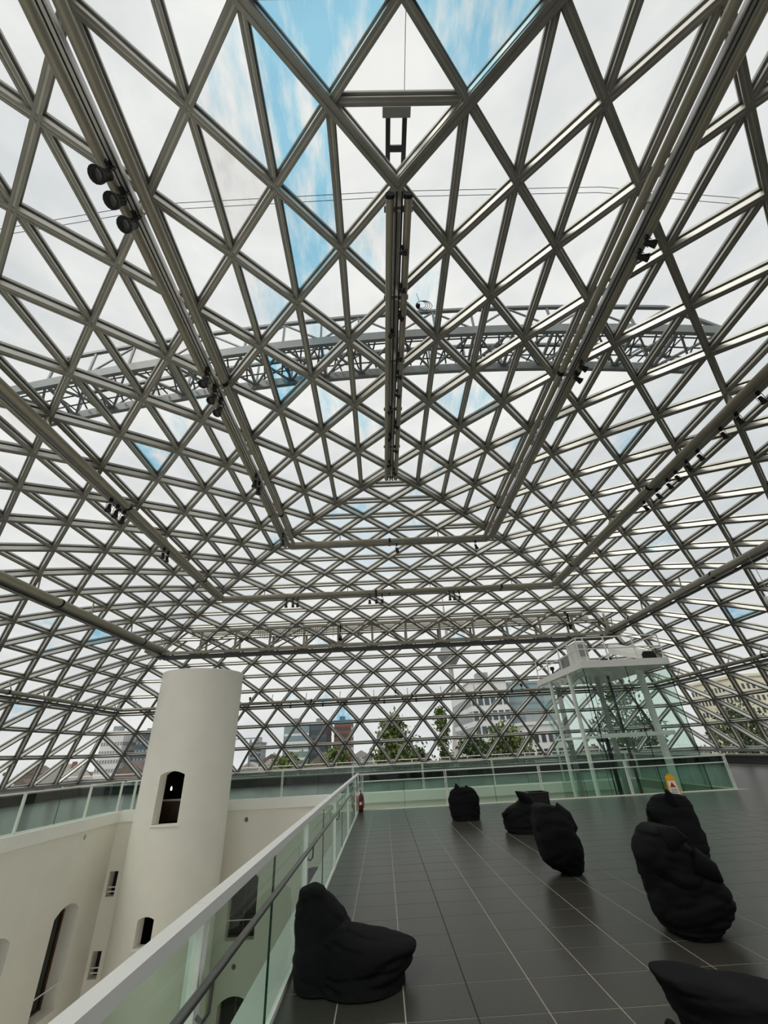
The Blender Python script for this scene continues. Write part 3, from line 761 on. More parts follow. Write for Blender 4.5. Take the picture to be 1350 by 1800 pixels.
for p, q in (((RX - 18.35, -6, 5.02), (RX - 18.35, YF + 18.35, 5.02)), ((RX + 18.35, -6, 5.02), (RX + 18.35, YF + 18.35, 5.02)), ((RX - 18.35, YF + 18.35, 5.02), (RX + 18.35, YF + 18.35, 5.02))):
    run(r4, p, q, 0.1, False, 0.10)
    pv, qv = Vector(p), Vector(q); L = (qv - pv).length; d = (qv - pv) / L
    n = int(L / 2.3)
    inn = Vector((RX, YF, 5.02))
    for i in range(n + 1):
        c = pv + d * (L * (i + 0.3) / (n + 0.6))
        out = (Vector((c.x - RX, 0, 0)) if abs(d.x) < 0.5 else Vector((0, 1, 0))).normalized()
        MB().bar(c, c + out * 0.35 + Vector((0, 0, 0.55)), 0.04).build('hanger', 'tube_paint', r4)
r0 = thing('lighting_ring', 'short straight pair of lighting tubes along the dome ridge', 'lighting track', (RX, (YN + YF) / 2, 10.4), 'lighting tracks hung under the dome')
y0, y1 = YN - 0.1, YF - 0.35
for o in (-0.165, 0.165): MB().tube([(RX + o, y0, 10.42), (RX + o, y1, 10.42)], 0.075, 14).build('tube', 'tube_paint', r0, True)
for o in (-0.165, 0.165): MB().tube([(RX + o, y0 - 0.03, 10.42), (RX + o, y0 + 0.03, 10.42)], 0.085, 14).build('end_cap', 'rubber', r0, True)
for o in (-0.05, 0.05): MB().beam((RX + o, y0 - 0.1, 10.36), (RX + o, y1, 10.36), 0.035, -0.03, 0.05, (0, 0, 1)).build('track', 'track_black', r0)
for i in range(6):
    yy = YN + 0.15 + i * (y1 - y0 - 0.3) / 5
    MB().beam((RX, yy, 10.36), (RX, yy, ZR[0] + 0.1), 0.1, -0.015, 0.015, (0, 1, 0)).build('hanger', 'tube_paint', r0)
    MB().box(RX - 0.27, RX + 0.27, yy - 0.05, yy + 0.05, 10.47, 10.51).build('cross_tie', 'tube_paint', r0)

hp = thing('hanging_panel', 'pale grey flat panel hanging under the third lighting tube at the right edge', 'panel', (14.3, 14.5, 5.2))
MB().quad_box([(13.9, 14.2, 5.25), (14.9, 14.2, 5.25), (14.9, 14.28, 5.25), (13.9, 14.28, 5.25), (13.84, 14.45, 5.95), (14.84, 14.45, 5.95), (14.84, 14.53, 5.95), (13.84, 14.53, 5.95)]).build('board', 'white_paint', hp)
for x in (14.1, 14.7): MB().tube([(x, 14.48, 5.9), (x, 14.5, 7.6)], 0.012, 6).build('hanging_rod', 'alu', hp)

# ------------------------------------------------------------------ spotlights
def spot(pos, aim, size, label, group, track_z):
    pos = Vector(pos); aim = Vector(aim).normalized()
    root = thing('spotlight', label, 'spotlight', tuple(pos), group)
    L = size * 1.25; r = size / 2; c = pos - aim * (L * 0.45)
    hd = MB().lathe(c, [(r * 0.42, -0.02), (r * 0.62, 0.0), (r * 0.66, L * 0.35), (r * 0.72, L * 0.45), (r * 0.98, L * 0.85), (r, L * 0.86), (r, L)], 14, aim).build('head', 'black_metal', root, True)
    MB().lathe(c + aim * (L - 0.012), [(r * 0.9, 0), (r * 0.86, 0.006), (r * 0.5, 0.02), (0.01, 0.025)], 14, aim).build('lens', 'lens_dark', hd, True)
    s = aim.cross(Vector((0, 0, 1)))
    if s.length < 0.1: s = Vector((1, 0, 0))
    s.normalize()
    top = Vector((pos.x, pos.y, min(track_z, pos.z + size * 1.3)))
    yk = MB()
    yk.tube([c + aim * L * 0.4 + s * r * 0.95, c + aim * L * 0.1 + s * r * 0.95 + Vector((0, 0, size * 0.6)), top - Vector((0, 0, 0.02)), c + aim * L * 0.1 - s * r * 0.95 + Vector((0, 0, size * 0.6)), c + aim * L * 0.4 - s * r * 0.95], size * 0.05, 6)
    yk.build('yoke', 'black_metal', root)
    MB().box(pos.x - size * 0.16, pos.x + size * 0.16, pos.y - size * 0.25, pos.y + size * 0.25, top.z - 0.03, track_z + 0.03).build('track_adapter', 'black_metal', root)
GRP = 'spotlights clipped to the lighting tracks'
l1 = RX - 4.65
for i, (y, z, dx) in enumerate(((3.06, 9.82, -0.08), (3.42, 9.84, -0.06), (3.78, 9.84, -0.04))):
    spot((l1 + dx, y, z), (-0.12, -0.38, -0.92), 0.26, 'large black spotlight, %s of the big trio on the left inner track' % ('topmost', 'middle', 'lowest')[i], GRP, 10.2)
for i, (y, z) in enumerate(((7.2, 9.72), (7.75, 9.72), (8.2, 9.72))):
    spot((l1, y, z), (-0.1, -0.3, -0.95), 0.22, 'black spotlight, %s of the trio halfway down the left inner track' % ('topmost', 'middle', 'lowest')[i], GRP, 10.2)
for i, (y, z) in enumerate(((11.75, 9.8), (12.2, 9.8))):
    spot((l1, y, z), (-0.1, 0.1, -1), 0.2, 'black spotlight, %s of the pair low on the left inner track' % ('upper', 'lower')[i], GRP, 10.2)
spot((l1, 16.2, 9.75), (0, 0.1, -1), 0.2, 'single black spotlight at the far left corner of the inner track', GRP, 10.2)
rr1 = RX + 4.65
for i, (y, z) in enumerate(((4.36, 9.95), (4.62, 9.95))):
    spot((rr1 + 0.16, y, z), (0.9, -0.1, -0.45), 0.16, 'black spotlight, %s of the pair on the right inner track' % ('upper', 'lower')[i], GRP, 10.2)
for i, (y, z) in enumerate(((7.35, 9.95), (7.7, 9.92))):
    spot((rr1 + 0.12, y, z), (0.7, 0.1, -0.6), 0.16, 'black spotlight, %s of the pair halfway down the right inner track' % ('upper', 'lower')[i], GRP, 10.2)
l2, rr2 = RX - 9.2, RX + 9.2
for i, y in enumerate((11.6, 12.0, 12.4)):
    spot((l2, y, 8.97), (0.05, -0.15, -1), 0.2, 'black spotlight, %s of the trio on the left second track' % ('topmost', 'middle', 'lowest')[i], GRP, 9.32)
for i, y in enumerate((15.4, 15.75)):
    spot((l2, y, 8.97), (0.05, 0.1, -1), 0.18, 'black spotlight, %s of the pair low on the left second track' % ('upper', 'lower')[i], GRP, 9.32)
for i, y in enumerate((7.73, 8.49, 9.09, 10.1, 10.64, 11.21, 11.67, 12.3, 13.12)):
    spot((rr2 + 0.05, y, 9.02), (0.5, 0.15, -0.8), 0.16, '%s black spotlight from the top on the right second track' % ordn[i], GRP, 9.32)
for i, x in enumerate((-4.97, -4.6, -4.35, -0.42, -0.05, 0.27, 3.99, 4.24, 4.53)):
    spot((x, YF + 9.2, 8.9), (0.0, 0.05, -1), 0.17, '%s black spotlight from the left on the far second track' % ordn[i], GRP, 9.32)
spot((RX, YF + 9.2, 9.35), (0, -0.2, 1), 0.16, 'black uplight on top of the far second track', GRP, 9.45)
for i, (x, z) in enumerate(((1.0, 9.85), (4.7, 9.85))):
    spot((x, YF + 4.65, z), (0.2, -0.2, -1), 0.17, '%s black spotlight from the left under the far inner track' % ordn[i], GRP, 10.18)
for i in range(13):
    y = 4.6 + i * 0.62 + random.uniform(-0.1, 0.1)
    sx = random.choice((-1, 1)) * 0.09
    spot((RX + sx, y, 10.14), (sx * 8, random.uniform(-0.5, 0.5), -0.55), 0.12, '%s small black spotlight from the near end of the ridge track' % ordn[i], GRP, 10.34)
for i, (x, up_) in enumerate(((-9.0, 1), (-6.2, -1), (-4.0, -1), (-2.5, -1), (0.2, -1), (1.0, 1), (2.4, -1), (6.9, -1), (9.8, 1))):
    spot((x, YF + 18.25, 5.02 + up_ * 0.30), (0, 0.15, -1 if up_ < 0 else 1), 0.15, '%s tiny black spotlight from the left on the lowest far track' % ordn[i], GRP, 4.92 if up_ < 0 else 5.12)

# ------------------------------------------------------------------ lattice walkway at the third ring
tr = thing('lattice_walkway', 'pale steel lattice walkway spanning the far side below the dome', 'walkway', (1.0, 26.6, 7.2))
tx0, tx1 = -13.0, 14.3
for yy in (26.2, 27.1):
    MB().box(tx0 - 0.3, tx1 + 0.3, yy - 0.07, yy + 0.07, 7.42, 7.56).build('bottom_chord', 'tube_paint', tr)
    MB().box(tx0 + 1.2, tx1 - 0.6, yy - 0.07, yy + 0.07, 8.68, 8.86).build('top_chord', 'tube_paint', tr)
    n = 13; st = (tx1 - tx0) / n
    for i in range(n + 1):
        x = tx0 + st * i
        if i == 0: continue
        MB().bar((x, yy, 7.5), (x, yy, 8.75), 0.12, 0.08).build('upright', 'tube_paint', tr)
        if i < n:
            MB().bar((x, yy, 7.65) if i % 2 else (x, yy, 8.72), (x + st, yy, 8.72) if i % 2 else (x + st, yy, 7.65), 0.07).build('diagonal', 'tube_paint', tr)
    MB().bar((tx0 - 0.2, yy, 7.6), (tx0 + 1.25, yy, 8.78), 0.09).build('end_brace', 'tube_paint', tr)
    MB().bar((tx1 + 0.3, yy, 7.6), (tx1 - 0.7, yy, 8.78), 0.09).build('end_brace', 'tube_paint', tr)
MB().box(tx0 - 0.4, tx1 + 0.4, 26.17, 27.15, 7.30, 7.38).build('deck', 'plinth', tr)  # dark tone paints in the shade on the walkway's underside
MB().box(tx0 - 0.4, tx1 + 0.4, 26.1, 26.16, 7.24, 7.36).build('edge_beam', 'plinth', tr)  # same dark grey, underside shade put into the colour
for i in range(26):
    x = tx0 + 0.4 + i * (tx1 - tx0 - 0.8) / 25
    MB().bar((x, 26.2, 7.45), (x, 27.1, 7.45), 0.05).build('cross_tie', 'tube_paint', tr)
for sx in (tx0 - 0.3, tx1 + 0.2):
    MB().bar((sx, 26.6, 7.3), (sx + (-0.9 if sx < 0 else 0.9), 26.2, 7.75), 0.22, 0.2).build('end_bracket', 'tube_paint', tr)
tag(MB().build('cable_clips', 'steel_bar', tr), kind='stuff') if False else None
bun = MB()
for i in range(34):
    x = -7.4 + i * 0.14
    if i % 11 > 8: continue
    bun.tube([(x, 26.0, 8.72), (x + random.uniform(-.03, .03), 26.0, 8.05 + random.uniform(-.1, .25))], 0.018, 5)
hk = bun.build('hook_rail', 'sill_metal'); tag(hk, 'row of thin metal hanging wires hooked along the lattice walkway', 'hooks', None, 'stuff')
spot((-2.35, 26.0, 7.95), (0, -0.6, -0.7), 0.25, 'black floodlight at the middle of the lattice walkway', GRP, 8.7)
spot((11.9, 26.0, 7.95), (0.1, -0.5, 0.9), 0.25, 'black floodlight near the right end of the lattice walkway', GRP, 8.75)
spot((11.75, 26.0, 8.95), (0.3, -0.5, -0.8), 0.2, 'black spotlight on top of the lattice walkway above the lift', GRP, 9.0)

# ------------------------------------------------------------------ maintenance gantry above the glass (outside)
gy = lambda x: 8.45 - 0.053 * (x - 0.7)
gz = lambda x: 12.83 - 0.85 * ((x - 0.7) / 9.5) ** 2
gan = thing('maintenance_gantry', 'grey arched maintenance gantry lying across the outside of the dome', 'gantry', (0.7, 9.1, 11.6))
N = 18; xs = [-10.9 + i * 21.3 / N for i in range(N + 1)]
for i in range(N):
    a, b = xs[i], xs[i + 1]
    for dy in (0.0, 1.4):
        MB().beam((a, gy(a) + dy, gz(a)), (b, gy(b) + dy, gz(b)), 0.12, -0.16, 0.16, (0, 0, 1)).build('bottom_chord', 'gantry_hazed', gan)
        if i > 0 and i < N - 0: MB().beam((a, gy(a) + dy, gz(a) + 1.05), (b if i < N - 1 else b, gy(b) + dy, gz(b) + (1.05 if i < N - 1 else 0.12)), 0.10, -0.05, 0.05, (0, 0, 1)).build('top_chord', 'gantry_hazed', gan)
    if i > 0:
        for dy in (0.0, 1.4): MB().bar((a, gy(a) + dy, gz(a)), (a, gy(a) + dy, gz(a) + 1.05), 0.06).build('upright', 'gantry_hazed', gan)
    for dy in (0.0, 1.4):
        if 0 < i < N - 1:
            p, q = ((a, gy(a) + dy, gz(a) + 0.1), (b, gy(b) + dy, gz(b) + 1.0))
            if i % 2: p, q = (p[0], p[1], gz(a) + 1.0), (q[0], q[1], gz(b) + 0.1)
            MB().bar(p, q, 0.045).build('diagonal', 'gantry_hazed', gan)
    MB().bar((a, gy(a), gz(a)), (b, gy(b) + 1.4, gz(b)), 0.06).build('deck_brace', 'gantry_hazed', gan)
    MB().bar((a, gy(a) + 1.4, gz(a)), (b, gy(b), gz(b)), 0.06).build('deck_brace', 'gantry_hazed', gan)
    MB().bar((a, gy(a), gz(a)), (a, gy(a) + 1.4, gz(a)), 0.08).build('cross_tie', 'gantry_hazed', gan)
gr = MB()
for i in range(72):
    x = -10.8 + i * 21.0 / 72; x2 = x + 0.28 * (1 if i % 2 else -1)
    gr.bar((x, gy(x) + 0.1, gz(x) + 0.13), (x2, gy(x2) + 1.3, gz(x2) + 0.13), 0.05, 0.012)
for i in range(3):
    pts = [(x, gy(x) + 0.35 + i * 0.35, gz(x) + 0.13) for x in xs]
    for p, q in zip(pts, pts[1:]): gr.bar(p, q, 0.05, 0.012)
tag(gr.build('deck_grating', 'lattice', gan, fix=False), kind='stuff')
for x in (0.677,):
    for dy in (0.0, 1.4):
        zz = 0.35 + ZR[min(19, int(round(abs(x - RX) / 1.15)))]
        MB().bar((x, gy(x) + dy, gz(x)), (x, gy(x) + dy, zz), 0.07).build('support_leg', 'gantry_hazed', gan)
# ladder bracket outside at the near end of the ridge
lad = thing('ladder_rack', 'short dark ladder-like rack outside the glass above the ridge end', 'rack', (0.68, 3.3, 11.5))
for x in (0.53, 0.83): MB().bar((x, 2.95, 11.62), (x, 3.95, 11.62), 0.085, 0.06).build('side_bar', 'plinth', lad)
for y in (3.42, 3.82): MB().bar((0.53, y, 11.62), (0.83, y, 11.62), 0.10, 0.05).build('rung', 'plinth', lad)
MB().box(0.43, 0.93, 2.82, 2.97, 11.58, 11.66).build('end_plate', 'sill_metal', lad)
MB().bar((0.68, 3.9, 11.62), (0.68, 3.9, 11.3), 0.06).build('foot', 'plinth', lad)
for nm, lab, pts in (('safety_wire', 'upper of two thin safety wires stretched outside across the dome', [(-9, 4.55, 10.9), (-4.5, 4.32, 11.75), (0.68, 4.18, 11.78), (5, 4.18, 11.78), (10.5, 4.3, 10.9)]),
                     ('safety_wire', 'lower of two thin safety wires stretched outside across the dome', [(-9, 4.66, 10.9), (-4.5, 4.43, 11.75), (0.68, 4.28, 11.78), (5, 4.28, 11.78), (10.5, 4.42, 10.9)]),
                     ('lightning_wire', 'thin dark wire running straight up outside from the ladder rack', [(0.82, 2.9, 11.66), (0.80, 1.9, 11.7), (0.78, 0.6, 11.4)])):
    tag(MB().tube(pts, 0.006, 5).build(nm, 'wire'), lab, 'wire')
coil = MB()
for c in range(4):
    pts = [(1.28 + 0.02 * c + (0.10 + 0.03 * c) * math.cos(t * math.pi / 7), 5.95 + 0.01 * c, 10.62 + (0.13 + 0.02 * c) * math.sin(t * math.pi / 7)) for t in range(14)]
    coil.tube(pts + [pts[0]], 0.007, 5)
coil.tube([(1.2, 5.95, 11.05), (1.24, 5.95, 10.75)], 0.006, 5)
coil.box(1.17, 1.24, 5.92, 5.98, 10.55, 10.62)
tag(coil.build('cable_coil', 'rubber'), 'loose coil of black cable hanging beside the ridge track', 'cable')

# ------------------------------------------------------------------ bean bags
def beanbag(label, yc, depth, sl, seed, lean=0.0, ears=(), rest_w=0.8, crease=0.03, expo=2.5, root=None, part='sack', lobes=()):
    """sack built from horizontal slices (z, x0, x1); depth(z)->half depth; ears: thick folded corners"""
    rnd = random.Random(seed); off = Vector((rnd.uniform(0, 50), rnd.uniform(0, 50), rnd.uniform(0, 50)))
    sl = sorted(sl, reverse=True)
    sl = [s for s in sl if s[0] > 0.03]
    last = sl[-1]; w = last[2] - last[1]
    sl.append((0.012, last[1] + w * (1 - rest_w) / 2, last[2] - w * (1 - rest_w) / 2))
    zs = [s[0] for s in sl]; rows = 44; cols = 56
    def interp(z, i):
        for a, b in zip(sl, sl[1:]):
            if a[0] >= z >= b[0]:
                t = (a[0] - z) / max(1e-6, a[0] - b[0]); t = t * t * (3 - 2 * t) * 0.5 + t * 0.5
                return a[i] + (b[i] - a[i]) * t
        return sl[0][i] if z > zs[0] else sl[-1][i]
    mb = MB(); zt = zs[0]
    for r in range(rows + 1):
        t = r / rows
        z = zt + (0.012 - zt) * (0.5 - 0.5 * math.cos(math.pi * t))
        x0, x1 = interp(z, 1), interp(z, 2); hw = max(0.004, (x1 - x0) / 2); cx = (x0 + x1) / 2
        if t < 0.06: hw *= 0.35 + 0.65 * t / 0.06
        hd = max(0.004, min(depth(z / zt), hw * 3.2)); cy = yc + lean * z
        for c in range(cols):
            a = 2 * math.pi * c / cols; ca, sa = math.cos(a), math.sin(a)
            e = 2 / expo
            px = cx + hw * math.copysign(abs(ca) ** e, ca); py = cy + hd * math.copysign(abs(sa) ** e, sa)
            q = Vector((px * 3.2, py * 3.2, z * 6.5)) + off
            n1 = noise.noise(q); n2 = abs(noise.noise(Vector((px * 2.4 + z * 3.2, py * 2.4, z * 9.0)) + off * 2)); n3 = abs(noise.noise(Vector((px * 5 + z * 6, py * 5, z * 14)) + off))
            n4 = abs(noise.noise(Vector((px * 1.5 - z * 2.0, py * 1.5 + z, z * 4.0)) + off * 3))
            v1 = max(0, 1 - n2 * 4.5) ** 2; v2 = max(0, 1 - n3 * 3.5) ** 2; v3 = max(0, 1 - n4 * 6) ** 2
            dsp = 0.022 * n1 - crease * 0.45 * v1 - 0.006 * v2 - crease * 0.55 * v3
            fade = min(1, t * 6, (1 - t) * 5)
            d = Vector((px - cx, py - cy, 0)); 
            if d.length > 1e-5: d.normalize()
            zz = z + 0.012 * n1 * fade
            mb.v.append((px + d.x * dsp * fade * 0.9, py + d.y * dsp * fade * 1.3, max(0.004, zz)))
    for r in range(rows):
        for c in range(cols):
            a, b = r * cols + c, r * cols + (c + 1) % cols
            mb.f.append((a, a + cols, b + cols, b)); mb.m.append(0)
    mb.f.append(tuple(range(cols))); mb.m.append(0)
    mb.f.append(tuple(rows * cols + c for c in reversed(range(cols)))); mb.m.append(0)
    if root is None: root = thing('bean_bag', label, 'bean bag', ((sl[-1][1] + sl[-1][2]) / 2, yc, 0), 'black bean bags on the deck')
    o = mb.build(part, 'fabric', root)
    o.data.polygons.foreach_set('use_smooth', [True] * len(o.data.polygons))
    for path, rad in ears:
        em = MB(); em.tube(path, rad, 12); eo_ = em.build('corner_flap', 'fabric', root, True)
    for lb in lobes: beanbag(None, root=root, **lb)
    return root

beanbag('black bean bag lounging against the balustrade, nearest the courtyard', 5.45, lambda t: 0.10 + 0.36 * (1 - t) ** 0.55,
        [(0.615, -0.80, -0.72), (0.585, -0.90, -0.64), (0.49, -0.91, -0.534), (0.386, -0.915, -0.43), (0.30, -0.915, -0.36), (0.20, -0.915, -0.34), (0.077, -0.90, -0.36)], 3, lean=0.2, rest_w=0.92, crease=0.03, part='back_lobe',
        lobes=(dict(yc=5.3, depth=lambda t: 0.10 + 0.33 * (1 - t) ** 0.45, sl=[(0.365, -0.50, -0.40), (0.345, -0.58, -0.34), (0.315, -0.64, -0.24), (0.285, -0.68, -0.10), (0.262, -0.70, 0.06), (0.232, -0.70, 0.23), (0.205, -0.70, 0.262), (0.14, -0.70, 0.22), (0.07, -0.70, 0.15)], seed=4, lean=0.15, rest_w=0.93, crease=0.06, expo=2.2, part='seat_lobe'),))
beanbag('upright black bean bag at the far balustrade, farthest from the camera', 14.5, lambda t: 0.12 + 0.28 * (1 - t) ** 0.5,
        [(0.76, 2.02, 2.50), (0.70, 1.92, 2.6), (0.628, 1.865, 2.653), (0.465, 1.812, 2.693), (0.264, 1.82, 2.677), (0.106, 1.848, 2.668)], 11, ears=(([(2.12, 14.45, 0.62), (2.08, 14.42, 0.76), (2.06, 14.40, 0.87)], [0.13, 0.08, 0.012]), ([(2.36, 14.45, 0.62), (2.37, 14.42, 0.74), (2.34, 14.40, 0.80)], [0.13, 0.08, 0.015])), rest_w=0.92)
beanbag('squat black bean bag with a twisted top in front of the black bin', 12.1, lambda t: 0.10 + 0.33 * (1 - t) ** 0.5,
        [(0.62, 3.2, 3.5), (0.553, 3.12, 3.58), (0.447, 2.869, 3.653), (0.339, 2.741, 3.681), (0.175, 2.763, 3.683), (0.05, 2.786, 3.645)], 17, ears=(([(3.42, 12.1, 0.5), (3.3, 12.0, 0.64), (3.2, 11.95, 0.72), (3.10, 11.92, 0.79)], [0.17, 0.13, 0.08, 0.012]), ([(3.0, 12, 0.35), (2.84, 11.95, 0.38), (2.73, 11.92, 0.37)], [0.14, 0.09, 0.02])), rest_w=0.88)
beanbag('leaning black bean bag tapering to a point, left of the tall one', 8.3, lambda t: 0.11 + 0.30 * math.sin(math.pi * min(1, 0.18 + 0.75 * (1 - t))),
        [(0.885, 2.50, 2.66), (0.84, 2.43, 2.81), (0.71, 2.385, 2.93), (0.59, 2.37, 3.0), (0.51, 2.38, 3.0), (0.40, 2.38, 3.04), (0.27, 2.39, 3.06), (0.16, 2.42, 3.04), (0.09, 2.50, 3.02), (0.04, 2.62, 3.0)], 23, lean=0.12, rest_w=0.75, ears=(([(2.70, 8.3, 0.74), (2.86, 8.24, 0.64), (2.97, 8.22, 0.52)], [0.2, 0.17, 0.08]),))
beanbag('black bean bag with a peaked top in front of the yellow sign', 9.0, lambda t: 0.12 + 0.32 * (1 - t) ** 0.5,
        [(0.858, 4.93, 5.27), (0.808, 4.80, 5.39), (0.701, 4.682, 5.439), (0.62, 4.66, 5.425), (0.458, 4.63, 5.417), (0.299, 4.614, 5.419), (0.145, 4.59, 5.411), (0.054, 4.6, 5.353)], 31, lean=0.1, ears=(([(5.04, 8.92, 0.74), (5.0, 8.86, 0.86), (4.97, 8.84, 0.95)], [0.12, 0.07, 0.01]), ([(4.82, 8.98, 0.5), (4.68, 8.95, 0.60), (4.58, 8.93, 0.66)], [0.2, 0.13, 0.03])), rest_w=0.92)
beanbag('tall upright black bean bag slumped in two folds at right', 5.85, lambda t: 0.12 + 0.28 * math.sin(math.pi * min(1, 0.22 + 0.6 * (1 - t))),
        [(0.60, 2.86, 3.30), (0.552, 2.78, 3.43), (0.455, 2.785, 3.50), (0.361, 2.80, 3.55), (0.248, 2.80, 3.55), (0.139, 2.80, 3.49), (0.05, 2.84, 3.36)], 41, lean=0.1, rest_w=0.8, crease=0.05,
        lobes=(dict(yc=5.84, depth=lambda t: 0.12 + 0.22 * math.sin(math.pi * min(1, 0.22 + 0.6 * (1 - t))), sl=[(0.895, 2.97, 3.15), (0.851, 2.87, 3.18), (0.775, 2.80, 3.24), (0.664, 2.735, 3.32), (0.58, 2.75, 3.36), (0.50, 2.80, 3.34), (0.42, 2.88, 3.26), (0.05, 3.0, 3.2)], seed=43, lean=0.02, rest_w=0.8, crease=0.05, part='upper_fold'),),
        ears=(([(3.0, 5.65, 0.78), (3.12, 5.6, 0.83), (3.2, 5.6, 0.80)], [0.14, 0.08, 0.02]), ([(3.2, 5.62, 0.60), (3.34, 5.56, 0.52), (3.40, 5.56, 0.45)], [0.14, 0.09, 0.02])))
beanbag('black bean bag lying with its pointed nose, cut off at the right bottom corner', 3.6, lambda t: 0.10 + 0.36 * (1 - t) ** 0.45,
        [(0.515, 1.60, 1.72), (0.498, 1.602, 1.86), (0.449, 1.63, 2.058), (0.415, 1.64, 2.33), (0.368, 1.66, 2.465), (0.32, 1.686, 2.52), (0.275, 1.72, 2.53), (0.1, 1.80, 2.5)], 53, rest_w=0.85)
beanbag('black bean bag showing only its peak at the bottom edge of the photo', 2.75, lambda t: 0.03 + 0.30 * (1 - t) ** 0.8,
        [(0.65, 1.235, 1.25), (0.62, 1.205, 1.27), (0.57, 1.14, 1.31), (0.45, 1.0, 1.45), (0.3, 0.95, 1.5), (0.1, 0.95, 1.5)], 61, rest_w=0.9)

# ------------------------------------------------------------------ small things on the deck
binn = thing('square_bin', 'open square black bin behind the squat bean bag', 'bin', (4.02, 13.35, 0))
bm_ = MB()
for (x0, x1, y0, y1) in ((3.74, 3.76, 13.1, 13.58), (4.24, 4.26, 13.1, 13.58), (3.74, 4.26, 13.1, 13.12), (3.74, 4.26, 13.56, 13.58)): bm_.box(x0, x1, y0, y1, 0.0, 0.62)
bm_.box(3.74, 4.26, 13.1, 13.58, 0, 0.02); bm_.build('body', 'black_metal', binn)
rim = MB()
for (x0, x1, y0, y1) in ((3.725, 3.775, 13.085, 13.595), (4.225, 4.275, 13.085, 13.595), (3.775, 4.225, 13.085, 13.135), (3.775, 4.225, 13.545, 13.595)): rim.box(x0, x1, y0, y1, 0.62, 0.65)
rim.build('rim', 'black_metal', binn)

sg = thing('floor_sign', 'yellow folding wet floor warning sign in front of the lift', 'sign', (9.68, 16.75, 0))
def sp(u, v, side):     # u across, v up (0..1)
    w = 0.36 - 0.11 * v; d = side * (0.16 * (1 - v) + 0.015)
    return (9.66 + u * w / 2 * 0.94 + d * 0.34, 16.75 - u * w / 2 * 0.34 + d * 0.94, 0.62 * v)
for side in (-1, 1):
    pnl = MB(); t = Vector((side * 0.007, side * 0.019, 0))
    pnl.prism([sp(-1, 0, side), sp(1, 0, side), sp(1, 0.93, side), sp(0.6, 1, side), sp(-0.6, 1, side), sp(-1, 0.93, side)], t)
    po = pnl.build('panel', 'yellow', sg)
    lf = MB(); e = Vector((side * 0.0014, side * 0.0038, 0.0))
    lf.prism([Vector(sp(u, v, side)) + t for u, v in ((-0.78, 0.16), (0.78, 0.16), (0.78, 0.74), (-0.78, 0.74))], e); lf.build('face_label', 'sign_white', po)
    tri = MB(); tri.prism([Vector(sp(u, v, side)) + t + e for u, v in ((-0.55, 0.46), (0.55, 0.46), (0.0, 0.70))], e); tri.build('warning_triangle', 'sign_red', po)
    for k in range(3):
        MB().prism([Vector(sp(u, v, side)) + t + e for u, v in ((-0.6, 0.22 + k * 0.07), (0.6, 0.22 + k * 0.07), (0.6, 0.25 + k * 0.07), (-0.6, 0.25 + k * 0.07))], e).build('text_line', 'sign_grey', po)
MB().box(9.61, 9.71, 16.72, 16.78, 0.615, 0.66).build('handle', 'yellow', sg)

ex = thing('fire_extinguisher', 'red fire extinguisher standing in the balustrade corner', 'extinguisher', (-0.85, 17.62, 0))
MB().lathe((-0.85, 17.62, 0.0), [(0.075, 0.0), (0.085, 0.02), (0.085, 0.40), (0.07, 0.46), (0.03, 0.50), (0.025, 0.53)], 18).build('cylinder_body', 'ext_red', ex, True)
MB().lathe((-0.85, 17.62, 0.0), [(0.088, 0.0), (0.088, 0.05), (0.08, 0.055)], 18).build('base_ring', 'rubber', ex)
MB().box(-0.87, -0.83, 17.56, 17.66, 0.53, 0.57).build('valve', 'alu', ex)
MB().beam((-0.85, 17.62, 0.57), (-0.85, 17.48, 0.62), 0.03, 0, 0.015, (0, 0, 1)).build('lever', 'black_metal', ex)
MB().tube([(-0.85, 17.58, 0.55), (-0.77, 17.5, 0.50), (-0.74, 17.52, 0.30), (-0.75, 17.54, 0.12)], 0.014, 8).build('hose', 'rubber', ex, True)
MB().box(-0.89, -0.81, 17.528, 17.536, 0.20, 0.28).build('label_plate', 'sign_white', ex)

# ------------------------------------------------------------------ the city outside
gnd = MB().box(-600, 600, 40, 1200, -24.5, -24).box(-600, -26, -100, 40, -24.5, -24).box(28, 600, -100, 40, -24.5, -24).build('ground', 'ground'); struct(gnd, 'distant city ground far below the dome', 'ground')
ter = MB().box(-25.5, 27.0, 36.4, 39.0, -0.6, 0.1).box(-25.5, -22.6, -15, 36.4, -0.6, 0.1).box(24.0, 27.0, -15, 36.4, -0.6, 0.1).build('floor_terrace', 'concrete'); struct(ter, 'narrow concrete roof terrace round the outside of the dome', 'terrace')
tb = MB().box(-25.5, 27.0, 36.4, 39.0, -24, -0.6).box(-25.5, -22.6, -15, 36.4, -24, -0.6).box(24.0, 27.0, -15, 36.4, -24, -0.6).build('wall_outer', 'city_beige'); struct(tb, 'outer building wall below the roof terrace', 'wall')
tg = thing('terrace_rail', 'thin pale handrail along the roof terrace outside the far panes', 'railing', (0, 38.8, 0.1))
for z in (0.75, 1.15): MB().tube([(-25, 38.8, z), (26.6, 38.8, z)], 0.025, 6).build('rail', 'white_paint', tg)
for i in range(18): MB().tube([(-25 + i * 3.03, 38.8, 0.1), (-25 + i * 3.03, 38.8, 1.15)], 0.025, 6).build('post', 'white_paint', tg)

